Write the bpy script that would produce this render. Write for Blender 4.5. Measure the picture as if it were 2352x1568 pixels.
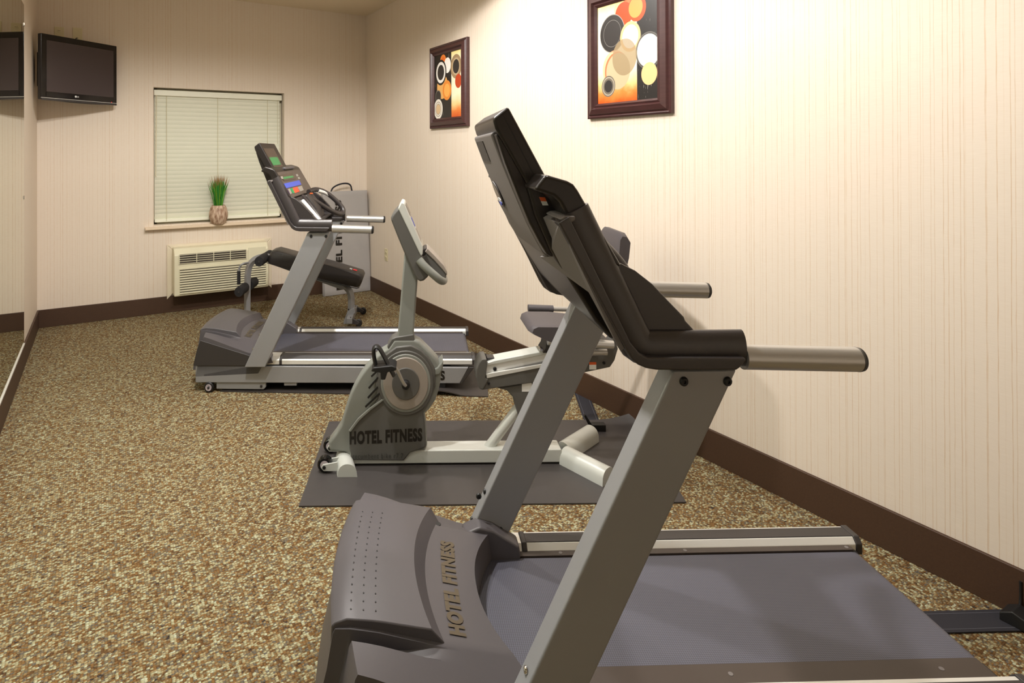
import bpy, bmesh, math, random
from mathutils import Vector, Matrix
random.seed(7)
PI = math.pi
for o in list(bpy.data.objects): bpy.data.objects.remove(o)
SC = bpy.context.scene; COL = SC.collection

# ------------------------------------------------------------------ camera
cam_d = bpy.data.cameras.new('camera'); cam = bpy.data.objects.new('camera', cam_d); COL.objects.link(cam)
cam_d.sensor_width = 36.0; cam_d.sensor_fit = 'HORIZONTAL'
cam_d.lens = 20.6198
cam_d.shift_x = 0.0886; cam_d.shift_y = -0.1849
cam_d.clip_start = 0.05; cam_d.clip_end = 60
_r = [(0.878, -0.4787, -0.0028), (-0.0007, 0.0046, -1.0), (0.4787, 0.878, 0.0037)]
_right = Vector(_r[0]); _up = -Vector(_r[1]); _fwd = Vector(_r[2])
M = Matrix.Identity(4)
for i in range(3): M[i][0] = _right[i]; M[i][1] = _up[i]; M[i][2] = -_fwd[i]
M.translation = (0, 0, 1.5)
cam.matrix_world = M
SC.camera = cam

# ------------------------------------------------------------------ exposure, world, lamps
SC.view_settings.view_transform = 'Standard'; SC.view_settings.look = 'None'
SC.view_settings.gamma = 1.0; SC.view_settings.use_curve_mapping = False
SC.view_settings.exposure = 0.26
W = bpy.data.worlds.new('world'); SC.world = W; W.use_nodes = True
W.node_tree.nodes['Background'].inputs[0].default_value = (1.0, 0.93, 0.83, 1)
W.node_tree.nodes['Background'].inputs[1].default_value = 0.3

XR, XL, YB, H, YN = 2.6135, -0.4913, 6.0748, 3.0525, -2.6
HB = 0.155
WARM = (1.0, 0.965, 0.925)
def lamp(name, kind, loc, energy, color=WARM, **kw):
    d = bpy.data.lights.new(name, kind); d.energy = energy; d.color = color
    o = bpy.data.objects.new(name, d); COL.objects.link(o); o.location = loc
    for k, v in kw.items():
        if k == 'rot': o.rotation_euler = v
        else: setattr(d, k, v)
    return o
CANS = [(1.45, 1.3), (1.92, 3.2), (0.36, 2.3), (0.85, 3.1), (-0.12, 0.95)]
CAN_W = [62, 40, 178, 118, 10]
for (cx, cy), ew in zip(CANS, CAN_W):
    lamp('can_lamp', 'SPOT', (cx, cy, H - 0.03), ew, spot_size=math.radians(141 if cx > 1 else 166), spot_blend=0.18 if cx > 1 else 0.3, shadow_soft_size=0.05)
# added soft fill at the near wall behind the camera; no real source there
lamp('rear_fill', 'AREA', (1.0, YN + 0.06, 1.6), 2, color=(1.0, 0.95, 0.88), shape='RECTANGLE', size=2.8, size_y=2.4, rot=(math.radians(90), 0, 0))

# ------------------------------------------------------------------ materials
def newmat(name):
    m = bpy.data.materials.new(name); m.use_nodes = True
    return m, m.node_tree.nodes, m.node_tree.links, m.node_tree.nodes['Principled BSDF']
def sr(c):
    return tuple(((v/255)/12.92 if v/255 <= 0.04045 else ((v/255+0.055)/1.055)**2.4) for v in c) + (1,)
def plain(name, rgb, rough=0.5, metal=0.0, spec=0.5, grain=0.0, gscale=200, bump=0.0, coat=0.0, emit=None):
    m, N, L, B = newmat(name)
    B.inputs['Base Color'].default_value = sr(rgb); B.inputs['Roughness'].default_value = rough
    B.inputs['Metallic'].default_value = metal; B.inputs['Specular IOR Level'].default_value = spec
    B.inputs['Coat Weight'].default_value = coat
    if grain or bump:
        t = N.new('ShaderNodeTexCoord'); n = N.new('ShaderNodeTexNoise'); n.inputs['Scale'].default_value = gscale
        n.inputs['Detail'].default_value = 3
        L.new(t.outputs['Object'], n.inputs['Vector'])
        if grain:
            r = N.new('ShaderNodeMapRange'); r.inputs[3].default_value = 1-grain; r.inputs[4].default_value = 1+grain
            L.new(n.outputs[0], r.inputs[0])
            v = N.new('ShaderNodeVectorMath'); v.operation = 'SCALE'; v.inputs[0].default_value = sr(rgb)[:3]
            L.new(r.outputs[0], v.inputs[3]); L.new(v.outputs[0], B.inputs['Base Color'])
        if bump:
            b = N.new('ShaderNodeBump'); b.inputs['Strength'].default_value = bump; b.inputs['Distance'].default_value = 0.001
            L.new(n.outputs[0], b.inputs['Height']); L.new(b.outputs[0], B.inputs['Normal'])
    if emit:
        B.inputs['Emission Color'].default_value = sr(rgb); B.inputs['Emission Strength'].default_value = emit
    return m
def math_node(N, L, op, a, b=None, c=None):
    n = N.new('ShaderNodeMath'); n.operation = op
    for i, v in enumerate((a, b, c)):
        if v is None: continue
        if isinstance(v, (int, float)): n.inputs[i].default_value = v
        else: L.new(v, n.inputs[i])
    return n.outputs[0]
def wallpaper(name, axis, seed=0.0):
    m, N, L, B = newmat(name)
    tc = N.new('ShaderNodeTexCoord'); sp = N.new('ShaderNodeSeparateXYZ'); L.new(tc.outputs['Object'], sp.inputs[0])
    c = sp.outputs[axis]; z = sp.outputs['Z']
    wob = N.new('ShaderNodeTexNoise'); wob.inputs['Scale'].default_value = 1.0; wob.inputs['Detail'].default_value = 2
    cb = N.new('ShaderNodeCombineXYZ'); L.new(math_node(N, L, 'MULTIPLY', c, 40), cb.inputs[0]); L.new(math_node(N, L, 'MULTIPLY', z, 7), cb.inputs[1])
    L.new(cb.outputs[0], wob.inputs['Vector'])
    cw = math_node(N, L, 'MULTIPLY_ADD', wob.outputs[0], 0.005, c)
    mask = None
    for pitch, width, sd in ((0.024, 0.075, 1.3), (0.041, 0.04, 5.7)):
        t = math_node(N, L, 'MULTIPLY', cw, 1/pitch)
        fl_ = math_node(N, L, 'FLOOR', t); fr_ = math_node(N, L, 'FRACT', t)
        wn = N.new('ShaderNodeTexWhiteNoise'); wn.noise_dimensions = '1D'
        L.new(math_node(N, L, 'ADD', fl_, sd + seed), wn.inputs['W'])
        pos = math_node(N, L, 'MULTIPLY_ADD', wn.outputs[0], 0.7, 0.15)
        d = math_node(N, L, 'ABSOLUTE', math_node(N, L, 'SUBTRACT', fr_, pos))
        mr = N.new('ShaderNodeMapRange'); mr.interpolation_type = 'SMOOTHSTEP'
        L.new(d, mr.inputs[0]); mr.inputs[1].default_value = width; mr.inputs[2].default_value = width*0.3
        mr.inputs[3].default_value = 0; mr.inputs[4].default_value = 1
        sepc = N.new('ShaderNodeSeparateColor'); L.new(wn.outputs['Color'], sepc.inputs[0])
        st = math_node(N, L, 'MULTIPLY', mr.outputs[0], math_node(N, L, 'MULTIPLY_ADD', sepc.outputs[1], 0.8, 0.2))
        mask = st if mask is None else math_node(N, L, 'MAXIMUM', mask, st)
    br = N.new('ShaderNodeTexNoise'); br.inputs['Scale'].default_value = 1; br.inputs['Detail'].default_value = 4
    cb2 = N.new('ShaderNodeCombineXYZ'); L.new(math_node(N, L, 'MULTIPLY', c, 60), cb2.inputs[0]); L.new(math_node(N, L, 'MULTIPLY', z, 12), cb2.inputs[1])
    L.new(cb2.outputs[0], br.inputs['Vector'])
    brm = N.new('ShaderNodeMapRange'); L.new(br.outputs[0], brm.inputs[0]); brm.inputs[1].default_value = 0.3; brm.inputs[2].default_value = 0.6; brm.inputs[3].default_value = 0.35; brm.inputs[4].default_value = 1.0
    mask = math_node(N, L, 'MULTIPLY', math_node(N, L, 'MULTIPLY', mask, brm.outputs[0]), 0.55)
    # fine horizontal weave
    wv = N.new('ShaderNodeTexNoise'); wv.inputs['Scale'].default_value = 1; wv.inputs['Detail'].default_value = 2
    cb3 = N.new('ShaderNodeCombineXYZ'); L.new(math_node(N, L, 'MULTIPLY', c, 25), cb3.inputs[0]); L.new(math_node(N, L, 'MULTIPLY', z, 420), cb3.inputs[1])
    L.new(cb3.outputs[0], wv.inputs['Vector'])
    base = N.new('ShaderNodeMix'); base.data_type = 'RGBA'; base.inputs[6].default_value = sr((222, 208, 191)); base.inputs[7].default_value = sr((231, 219, 204))
    L.new(wv.outputs[0], base.inputs[0])
    mx = N.new('ShaderNodeMix'); mx.data_type = 'RGBA'; L.new(mask, mx.inputs[0]); L.new(base.outputs[2], mx.inputs[6]); mx.inputs[7].default_value = sr((196, 158, 112))
    L.new(mx.outputs[2], B.inputs['Base Color']); B.inputs['Roughness'].default_value = 0.62; B.inputs['Specular IOR Level'].default_value = 0.25
    bp_ = N.new('ShaderNodeBump'); bp_.inputs['Strength'].default_value = 0.25; bp_.inputs['Distance'].default_value = 0.0008
    L.new(wv.outputs[0], bp_.inputs['Height']); L.new(bp_.outputs[0], B.inputs['Normal'])
    return m
def carpet():
    m, N, L, B = newmat('loop_carpet')
    tc = N.new('ShaderNodeTexCoord'); mp = N.new('ShaderNodeMapping'); mp.inputs['Scale'].default_value = (112, 158, 1)
    mp.inputs['Rotation'].default_value = (0, 0, 0.0)
    L.new(tc.outputs['Object'], mp.inputs[0])
    v = N.new('ShaderNodeTexVoronoi'); v.voronoi_dimensions = '2D'; v.inputs['Scale'].default_value = 1; v.inputs['Randomness'].default_value = 0.5
    L.new(mp.outputs[0], v.inputs['Vector'])
    sp = N.new('ShaderNodeSeparateColor'); L.new(v.outputs['Color'], sp.inputs[0])
    big = N.new('ShaderNodeTexNoise'); big.inputs['Scale'].default_value = 34; big.inputs['Detail'].default_value = 5; big.inputs['Roughness'].default_value = 0.75
    L.new(tc.outputs['Object'], big.inputs['Vector'])
    f = math_node(N, L, 'ADD', math_node(N, L, 'MULTIPLY', sp.outputs[0], 0.62), math_node(N, L, 'MULTIPLY_ADD', big.outputs[0], 0.95, -0.29))
    cr = N.new('ShaderNodeValToRGB'); L.new(f, cr.inputs[0]); e = cr.color_ramp.elements
    cr.color_ramp.interpolation = 'CONSTANT'
    stops = [(0.0, (58, 54, 52)), (0.13, (102, 76, 48)), (0.27, (130, 98, 60)), (0.40, (124, 110, 82)), (0.49, (98, 94, 88)), (0.56, (152, 130, 92)), (0.66, (168, 162, 128)), (0.80, (186, 188, 160)), (0.92, (196, 190, 164))]
    e[0].position, e[0].color = stops[0][0], sr(stops[0][1]); e[1].position, e[1].color = stops[-1][0], sr(stops[-1][1])
    for p, c in stops[1:-1]:
        q = e.new(p); q.color = sr(c)
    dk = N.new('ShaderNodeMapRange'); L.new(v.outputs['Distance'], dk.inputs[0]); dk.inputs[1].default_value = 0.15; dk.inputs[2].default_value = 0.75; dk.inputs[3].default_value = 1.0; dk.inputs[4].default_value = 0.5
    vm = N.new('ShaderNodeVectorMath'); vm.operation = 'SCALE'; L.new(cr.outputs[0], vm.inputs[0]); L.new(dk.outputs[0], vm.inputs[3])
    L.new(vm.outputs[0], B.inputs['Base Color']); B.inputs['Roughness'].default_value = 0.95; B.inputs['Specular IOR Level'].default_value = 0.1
    b = N.new('ShaderNodeBump'); b.inputs['Strength'].default_value = 0.6; b.inputs['Distance'].default_value = 0.003; b.invert = True
    L.new(v.outputs['Distance'], b.inputs['Height']); L.new(b.outputs[0], B.inputs['Normal'])
    return m
def belt_mat():
    m, N, L, B = newmat('belt_weave')
    tc = N.new('ShaderNodeTexCoord'); mp = N.new('ShaderNodeMapping'); mp.inputs['Rotation'].default_value = (0, 0, PI/4); mp.inputs['Scale'].default_value = (260, 260, 260)
    L.new(tc.outputs['Object'], mp.inputs[0])
    ck = N.new('ShaderNodeTexChecker'); ck.inputs['Scale'].default_value = 1; L.new(mp.outputs[0], ck.inputs['Vector'])
    n = N.new('ShaderNodeTexNoise'); n.inputs['Scale'].default_value = 5; L.new(tc.outputs['Object'], n.inputs['Vector'])
    ck.inputs['Color1'].default_value = sr((92, 92, 104)); ck.inputs['Color2'].default_value = sr((70, 70, 80))
    r = N.new('ShaderNodeMapRange'); L.new(n.outputs[0], r.inputs[0]); r.inputs[3].default_value = 0.9; r.inputs[4].default_value = 1.1
    v = N.new('ShaderNodeVectorMath'); v.operation = 'SCALE'; L.new(ck.outputs[0], v.inputs[0]); L.new(r.outputs[0], v.inputs[3]); L.new(v.outputs[0], B.inputs['Base Color'])
    B.inputs['Roughness'].default_value = 0.5
    b = N.new('ShaderNodeBump'); b.inputs['Strength'].default_value = 0.3; b.inputs['Distance'].default_value = 0.001; L.new(ck.outputs[1], b.inputs['Height']); L.new(b.outputs[0], B.inputs['Normal'])
    return m
def wood(name, a, b_, sc=(3, 60, 60), rough=0.35):
    m, N, L, B = newmat(name)
    tc = N.new('ShaderNodeTexCoord'); mp = N.new('ShaderNodeMapping'); mp.inputs['Scale'].default_value = sc; L.new(tc.outputs['Object'], mp.inputs[0])
    n = N.new('ShaderNodeTexNoise'); n.inputs['Scale'].default_value = 1; n.inputs['Detail'].default_value = 5; L.new(mp.outputs[0], n.inputs['Vector'])
    mx = N.new('ShaderNodeMix'); mx.data_type = 'RGBA'; L.new(n.outputs[0], mx.inputs[0]); mx.inputs[6].default_value = sr(a); mx.inputs[7].default_value = sr(b_)
    L.new(mx.outputs[2], B.inputs['Base Color']); B.inputs['Roughness'].default_value = rough
    return m

MT = dict(
    wall_x=wallpaper('wallpaper_back', 'X'), wall_y=wallpaper('wallpaper_side', 'Y', 11), ceiling=plain('ceiling_paint', (228, 214, 190), 0.8, grain=0.02, gscale=60, bump=0.1),
    carpet=carpet(), base=plain('brown_base', (70, 48, 33), 0.55, grain=0.16, gscale=120, bump=0.3),
    belt=belt_mat(),
    silver=plain('silver_powder_coat', (150, 150, 152), 0.40, metal=0.3, grain=0.03, gscale=900, bump=0.08),
    bright=plain('brushed_aluminium', (234, 234, 230), 0.3, metal=0.4),
    bar=plain('satin_bar', (196, 194, 190), 0.3, metal=0.7),
    whitemetal=plain('white_coated_metal', (206, 208, 202), 0.35, metal=0.15),
    hood=plain('grey_hood_plastic', (84, 80, 83), 0.43, grain=0.04, gscale=700, bump=0.15),
    dark=plain('dark_grey_plastic', (54, 50, 49), 0.42, grain=0.05, gscale=600, bump=0.12),
    shroud=plain('charcoal_shroud', (48, 43, 43), 0.36, spec=0.8, grain=0.04, gscale=700, bump=0.12),
    consoleback=plain('console_brown_black', (34, 29, 27), 0.3, grain=0.03, gscale=600, bump=0.06),
    plate=plain('grey_underside_plate', (112, 106, 104), 0.5, grain=0.05, gscale=700, bump=0.12),
    black=plain('black_rubber', (24, 23, 23), 0.5), blackgloss=plain('black_gloss', (10, 9, 10), 0.12, spec=0.6),
    deck=plain('deck_brown', (66, 56, 50), 0.45, grain=0.06, gscale=300),
    bike=plain('bike_grey', (132, 134, 128), 0.42, grain=0.03, gscale=700, bump=0.08),
    bikedark=plain('bike_dark_grey', (90, 88, 84), 0.5, grain=0.03, gscale=700, bump=0.08),
    disc=plain('disc_taupe', (150, 140, 130), 0.4), mat=plain('rubber_mat', (66, 62, 61), 0.42, grain=0.08, gscale=30, bump=0.15),
    matdark=plain('dark_rubber_mat', (60, 55, 53), 0.45, grain=0.08, gscale=30, bump=0.15),
    seat=plain('seat_vinyl', (76, 71, 74), 0.5, grain=0.04, gscale=500, bump=0.15),
    bench=plain('bench_vinyl', (44, 40, 39), 0.38, grain=0.05, gscale=300, bump=0.1),
    foam=plain('black_foam', (30, 28, 29), 0.85, bump=0.3, gscale=600),
    velcro=plain('black_strip_fabric', (36, 35, 42), 0.8, grain=0.15, gscale=400, bump=0.3),
    stitch=plain('grey_stitch', (96, 96, 104), 0.8),
    text=plain('black_lettering', (26, 22, 18), 0.4), textbrown=plain('taupe_lettering', (92, 82, 66), 0.35, metal=0.3), textfaint=plain('faint_lettering', (60, 60, 56), 0.4),
    cream=plain('cream_plastic', (226, 220, 192), 0.45), creamwall=plain('cream_trim', (226, 214, 190), 0.5),
    plate2=plain('ivory_cover', (216, 205, 168), 0.4), slot=plain('dark_slot', (60, 52, 44), 0.6),
    blind=plain('blind_cream', (236, 236, 218), 0.45), cord=plain('blind_cord', (196, 188, 150), 0.7),
    sill=plain('sill_paint', (226, 206, 180), 0.45), night=plain('window_glass_dark', (30, 24, 18), 0.15),
    frame=wood('dark_cherry_frame', (58, 34, 34), (82, 52, 50), (14, 14, 90), 0.28),
    screen=plain('tv_screen', (64, 54, 55), 0.22, spec=0.6), tvblack=plain('tv_black', (14, 10, 12), 0.13, spec=0.6),
    white=plain('white_print', (230, 230, 228), 0.4), red=plain('red_print', (216, 30, 36), 0.4), orange=plain('orange_print', (224, 96, 40), 0.4),
    lcdgreen=plain('green_display', (52, 128, 72), 0.25, emit=0.12), lcdblue=plain('blue_display', (84, 100, 210), 0.3, emit=0.25),
    blue=plain('blue_print', (74, 92, 200), 0.4), green=plain('green_print', (30, 150, 84), 0.4), purple=plain('purple_print', (112, 70, 140), 0.4), redorange=plain('red_orange_print', (232, 84, 50), 0.4), greyprint=plain('grey_print', (150, 144, 136), 0.4),
    panel=plain('console_face', (84, 74, 68), 0.35), lcddark=plain('display_dark', (70, 58, 50), 0.2),
    quilt=plain('grey_mat_vinyl', (168, 164, 162), 0.5, grain=0.03, gscale=30), leaf=plain('grass_green', (44, 132, 40), 0.6), leaf2=plain('grass_light_green', (104, 160, 44), 0.6), leaftip=plain('grass_brown_tip', (150, 112, 64), 0.7),
    can=plain('white_can_trim', (236, 232, 224), 0.4), glow=plain('lamp_glow', (255, 236, 205), 0.4, emit=8),
    brass=plain('brass', (170, 140, 60), 0.3, metal=0.8), chrome=plain('chrome', (220, 220, 218), 0.12, metal=1.0),
    pinkgrey=plain('wheel_hub', (178, 168, 172), 0.35),
)
def pot_mat():
    m, N, L, B = newmat('pot_mottled')
    tc = N.new('ShaderNodeTexCoord'); mp = N.new('ShaderNodeMapping'); mp.inputs['Scale'].default_value = (60, 60, 22); L.new(tc.outputs['Object'], mp.inputs[0])
    n = N.new('ShaderNodeTexNoise'); n.inputs['Scale'].default_value = 1; n.inputs['Detail'].default_value = 3; L.new(mp.outputs[0], n.inputs['Vector'])
    cr = N.new('ShaderNodeValToRGB'); L.new(n.outputs[0], cr.inputs[0]); e = cr.color_ramp.elements
    e[0].position = 0.35; e[0].color = sr((140, 104, 80)); e[1].position = 0.65; e[1].color = sr((208, 184, 160))
    L.new(cr.outputs[0], B.inputs['Base Color']); B.inputs['Roughness'].default_value = 0.6
    return m
MT['pot'] = pot_mat()
def mirror_mat():
    m, N, L, B = newmat('mirror_silvering')
    B.inputs['Base Color'].default_value = (0.66, 0.70, 0.60, 1); B.inputs['Metallic'].default_value = 1; B.inputs['Roughness'].default_value = 0.0
    return m
MT['mirror'] = mirror_mat(); MT['mirredge'] = plain('mirror_edge', (110, 112, 60), 0.2)

def art(name, w, h, bg, layers):
    """flat print: background split and rings, coordinates in metres on the sheet (x to the right, z up)"""
    m, N, L, B = newmat(name)
    tc = N.new('ShaderNodeTexCoord'); sp = N.new('ShaderNodeSeparateXYZ'); L.new(tc.outputs['Object'], sp.inputs[0])
    X = math_node(N, L, 'DIVIDE', sp.outputs['X'], w); Z = math_node(N, L, 'DIVIDE', sp.outputs['Z'], h)   # 0..1
    no = N.new('ShaderNodeTexNoise'); no.inputs['Scale'].default_value = 14; no.inputs['Detail'].default_value = 6; L.new(tc.outputs['Object'], no.inputs['Vector'])
    def mix(f, a, b):
        x = N.new('ShaderNodeMix'); x.data_type = 'RGBA'
        for v, i in ((f, 0), (a, 6), (b, 7)):
            if isinstance(v, (int, float)): x.inputs[i].default_value = v
            elif isinstance(v, tuple): x.inputs[i].default_value = sr(v)
            else: L.new(v, x.inputs[i])
        return x.outputs[2]
    # light part: cream fading into orange at the foot, a little yellow at the head
    zn = math_node(N, L, 'MULTIPLY_ADD', no.outputs[0], 0.16, math_node(N, L, 'SUBTRACT', Z, 0.08))
    r1 = N.new('ShaderNodeValToRGB'); L.new(zn, r1.inputs[0]); e = r1.color_ramp.elements
    e[0].position = 0.0; e[0].color = sr((206, 84, 24)); e[1].position = 1.0; e[1].color = sr((246, 226, 150))
    for p, c in ((0.1, (226, 130, 60)), (0.2, (246, 206, 140)), (0.34, (248, 234, 200)), (0.85, (246, 236, 212))):
        q = e.new(p); q.color = sr(c)
    sc = N.new('ShaderNodeTexNoise'); sc.inputs['Scale'].default_value = 1; sc.inputs['Detail'].default_value = 4
    mp = N.new('ShaderNodeMapping'); mp.inputs['Scale'].default_value = (160, 1, 9); L.new(tc.outputs['Object'], mp.inputs[0]); L.new(mp.outputs[0], sc.inputs['Vector'])
    scr = math_node(N, L, 'GREATER_THAN', sc.outputs[0], 0.66)
    darkc = mix(scr, (38, 34, 32), (150, 146, 138))
    lo, hi, dark_left = bg
    side = math_node(N, L, 'GREATER_THAN', math_node(N, L, 'ADD', X, math_node(N, L, 'MULTIPLY', no.outputs[0], 0.012)), lo)
    col = mix(side, darkc, r1.outputs[0]) if dark_left else mix(side, r1.outputs[0], darkc)
    for cx, cz, r, rgb, alpha in layers:
        dx = math_node(N, L, 'SUBTRACT', sp.outputs['X'], cx*w); dz = math_node(N, L, 'SUBTRACT', sp.outputs['Z'], cz*h)
        d = math_node(N, L, 'SQRT', math_node(N, L, 'ADD', math_node(N, L, 'MULTIPLY', dx, dx), math_node(N, L, 'MULTIPLY', math_node(N, L, 'MULTIPLY', dz, dz), 0.72)))
        ins = math_node(N, L, 'LESS_THAN', d, r)
        col = mix(math_node(N, L, 'MULTIPLY', ins, alpha), col, rgb)
    L.new(col, B.inputs['Base Color']); B.inputs['Roughness'].default_value = 0.35
    return m

# ------------------------------------------------------------------ geometry helpers
def link(name, me, mat=None, parent=None, loc=None, rot=None, smooth=None):
    o = bpy.data.objects.new(name, me); COL.objects.link(o)
    if mat is not None:
        me.materials.append(MT[mat] if isinstance(mat, str) else mat)
    if parent is not None: o.parent = parent
    if loc is not None: o.location = loc
    if rot is not None: o.rotation_euler = rot
    if smooth is not None:
        me.polygons.foreach_set('use_smooth', [True]*len(me.polygons)); me.set_sharp_from_angle(angle=math.radians(smooth))
    return o
def bev(o, w, seg=3, ang=30):
    if w <= 0: return o
    m = o.modifiers.new('bevel', 'BEVEL'); m.width = w; m.segments = seg; m.limit_method = 'ANGLE'; m.angle_limit = math.radians(ang); wn = o.modifiers.new('weighted', 'WEIGHTED_NORMAL'); wn.weight = 100; wn.keep_sharp = True
    for p in o.data.polygons: p.use_smooth = True
    return o
def mesh(name, v, f):
    me = bpy.data.meshes.new(name); me.from_pydata([tuple(a) for a in v], [], f); me.update()
    b = bmesh.new(); b.from_mesh(me); bmesh.ops.recalc_face_normals(b, faces=b.faces); b.to_mesh(me); b.free()
    return me
def prism(parent, name, mat, prof, w0, w1, bevel=0.0, seg=3, ang=30, w0s=None, axis='y'):
    """profile in (x, z) swept from y=w0 to y=w1 (axis 'y'); 'x': profile is (y, z) swept in x; 'z': profile is (x, y) swept in z"""
    n = len(prof)
    f3 = {'y': lambda a, b, c: (a, c, b), 'x': lambda a, b, c: (c, a, b), 'z': lambda a, b, c: (a, b, c)}[axis]
    v = [f3(a, b, w0) for a, b in prof] + [f3(a, b, w1) for a, b in prof]
    f = [tuple(range(n)), tuple(range(2*n-1, n-1, -1))] + [(i, (i+1) % n, n+(i+1) % n, n+i) for i in range(n)]
    o = link(name, mesh(name, v, f), mat, parent)
    return bev(o, bevel, seg, ang)
def box(parent, name, mat, lo, hi, bevel=0.0, seg=2):
    (a, b, c), (d, e, g) = lo, hi
    return prism(parent, name, mat, [(a, c), (d, c), (d, g), (a, g)], b, e, bevel, seg)
def loft(parent, name, mat, loops, cap=True, close=True, smooth=40, bevel=0.0):
    n = len(loops[0]); v = [p for l in loops for p in l]; f = []
    for i in range(len(loops)-1):
        for j in range(n if close else n-1):
            f.append((i*n+j, i*n+(j+1) % n, (i+1)*n+(j+1) % n, (i+1)*n+j))
    if cap: f += [tuple(range(n)), tuple(range(len(v)-1, len(v)-1-n, -1))]
    o = link(name, mesh(name, v, f), mat, parent, smooth=smooth)
    if bevel: bev(o, bevel)
    return o
def smoothpath(pts, it=2):
    P = [Vector(p) for p in pts]
    for _ in range(it):
        Q = [P[0]]
        for a, b in zip(P[:-1], P[1:]): Q += [a*0.75+b*0.25, a*0.25+b*0.75]
        Q.append(P[-1]); P = Q
    return P
def tubemesh(pts, r, seg=16, rz=None, closed=False):
    P = [Vector(p) for p in pts]; n = len(P); rs = r if isinstance(r, (list, tuple)) else [r]*n
    v = []; f = []; ref = Vector((0, 0, 1))
    t0 = (P[1]-P[0]).normalized()
    if abs(t0.dot(ref)) > 0.9: ref = Vector((0, 1, 0))
    nrm = (ref - t0*ref.dot(t0)).normalized()
    for i in range(n):
        a = P[i-1] if i > 0 else (P[-1] if closed else P[0]); b = P[i+1] if i < n-1 else (P[0] if closed else P[-1])
        t = (b-a).normalized(); nrm = (nrm - t*nrm.dot(t)).normalized(); bi = t.cross(nrm)
        for k in range(seg):
            th = 2*PI*k/seg; v.append(P[i] + (nrm*math.cos(th)*(rz if rz else 1) + bi*math.sin(th))*rs[i])
    m = n if closed else n-1
    for i in range(m):
        for k in range(seg):
            j = (i+1) % n
            f.append((i*seg+k, i*seg+(k+1) % seg, j*seg+(k+1) % seg, j*seg+k))
    if not closed: f += [tuple(range(seg)), tuple(range(n*seg-1, (n-1)*seg-1, -1))]
    return v, f
def tube(parent, name, mat, pts, r, seg=16, it=2, closed=False, rz=None, bevel=0):
    rr = r
    pp = smoothpath(pts, it) if it and not closed else pts
    v, f = tubemesh(pp, rr, seg, rz, closed)
    return link(name, mesh(name, v, f), mat, parent, smooth=50)
def lathe(parent, name, mat, prof, c=(0, 0, 0), axis='z', seg=32, squash=1.0, smooth=40):
    """prof: (radius, height) pairs about the axis; squash multiplies the vertical radius of a sideways axis"""
    v = []; f = []; n = len(prof)
    for k in range(seg):
        a = 2*PI*k/seg; ca, sa = math.cos(a), math.sin(a)
        for r, h in prof:
            p = {'z': (r*ca, r*sa, h), 'y': (r*ca, h, r*sa*squash), 'x': (h, r*ca, r*sa*squash)}[axis]
            v.append((p[0]+c[0], p[1]+c[1], p[2]+c[2]))
    for k in range(seg):
        j = (k+1) % seg
        for i in range(n-1): f.append((k*n+i, j*n+i, j*n+i+1, k*n+i+1))
    f += [tuple(k*n for k in range(seg)), tuple(k*n+n-1 for k in reversed(range(seg)))]
    return link(name, mesh(name, v, f), mat, parent, smooth=smooth)
def disc(parent, name, mat, c, r, t, axis='y', seg=24, squash=1.0, b=None):
    b = min(r, t)*0.3 if b is None else b
    return lathe(parent, name, mat, [(r, 0), (r, t-b), (r-b, t)], c, axis, seg, squash)
def textmesh(s, size=1.0, sx=1.0, bold=0.0, spacing=1.0):
    cu = bpy.data.curves.new('t', 'FONT'); cu.body = s; cu.size = size; cu.offset = bold; cu.space_character = spacing; cu.resolution_u = 3
    to = bpy.data.objects.new('t', cu); COL.objects.link(to)
    dg = bpy.context.evaluated_depsgraph_get(); dg.update()
    me = bpy.data.meshes.new_from_object(to.evaluated_get(dg))
    bpy.data.objects.remove(to); bpy.data.curves.remove(cu)
    vs = [(p.co.x*sx, p.co.y) for p in me.vertices]; fs = [tuple(p.vertices) for p in me.polygons]
    x0 = min(p[0] for p in vs); x1 = max(p[0] for p in vs); y0 = min(p[1] for p in vs); y1 = max(p[1] for p in vs)
    vs = [((a-x0)/(x1-x0), (b-y0)/(y1-y0)) for a, b in vs]
    bpy.data.meshes.remove(me)
    return vs, fs
def lettering(parent, name, mat, s, fn, bold=0.03, spacing=1.05):
    """fn maps (u, v) in 0..1 over the words' box to a 3D point on the surface"""
    vs, fs = textmesh(s, 1.0, 1.0, bold, spacing)
    me = bpy.data.meshes.new(name); me.from_pydata([tuple(fn(u, v)) for u, v in vs], [], fs); me.update()
    return link(name, me, mat, parent)
def thing(name, label, cat, loc=(0, 0, 0), rot=0.0, group=None):
    o = bpy.data.objects.new(name, None); COL.objects.link(o); o.location = loc; o.rotation_euler = (0, 0, rot)
    o.empty_display_size = 0.1; o['label'] = label; o['category'] = cat
    if group: o['group'] = group
    return o
def tag(o, label, cat, group=None):
    o['label'] = label; o['category'] = cat
    if group: o['group'] = group
    return o
def struct(o): o['kind'] = 'structure'; return o

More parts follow.
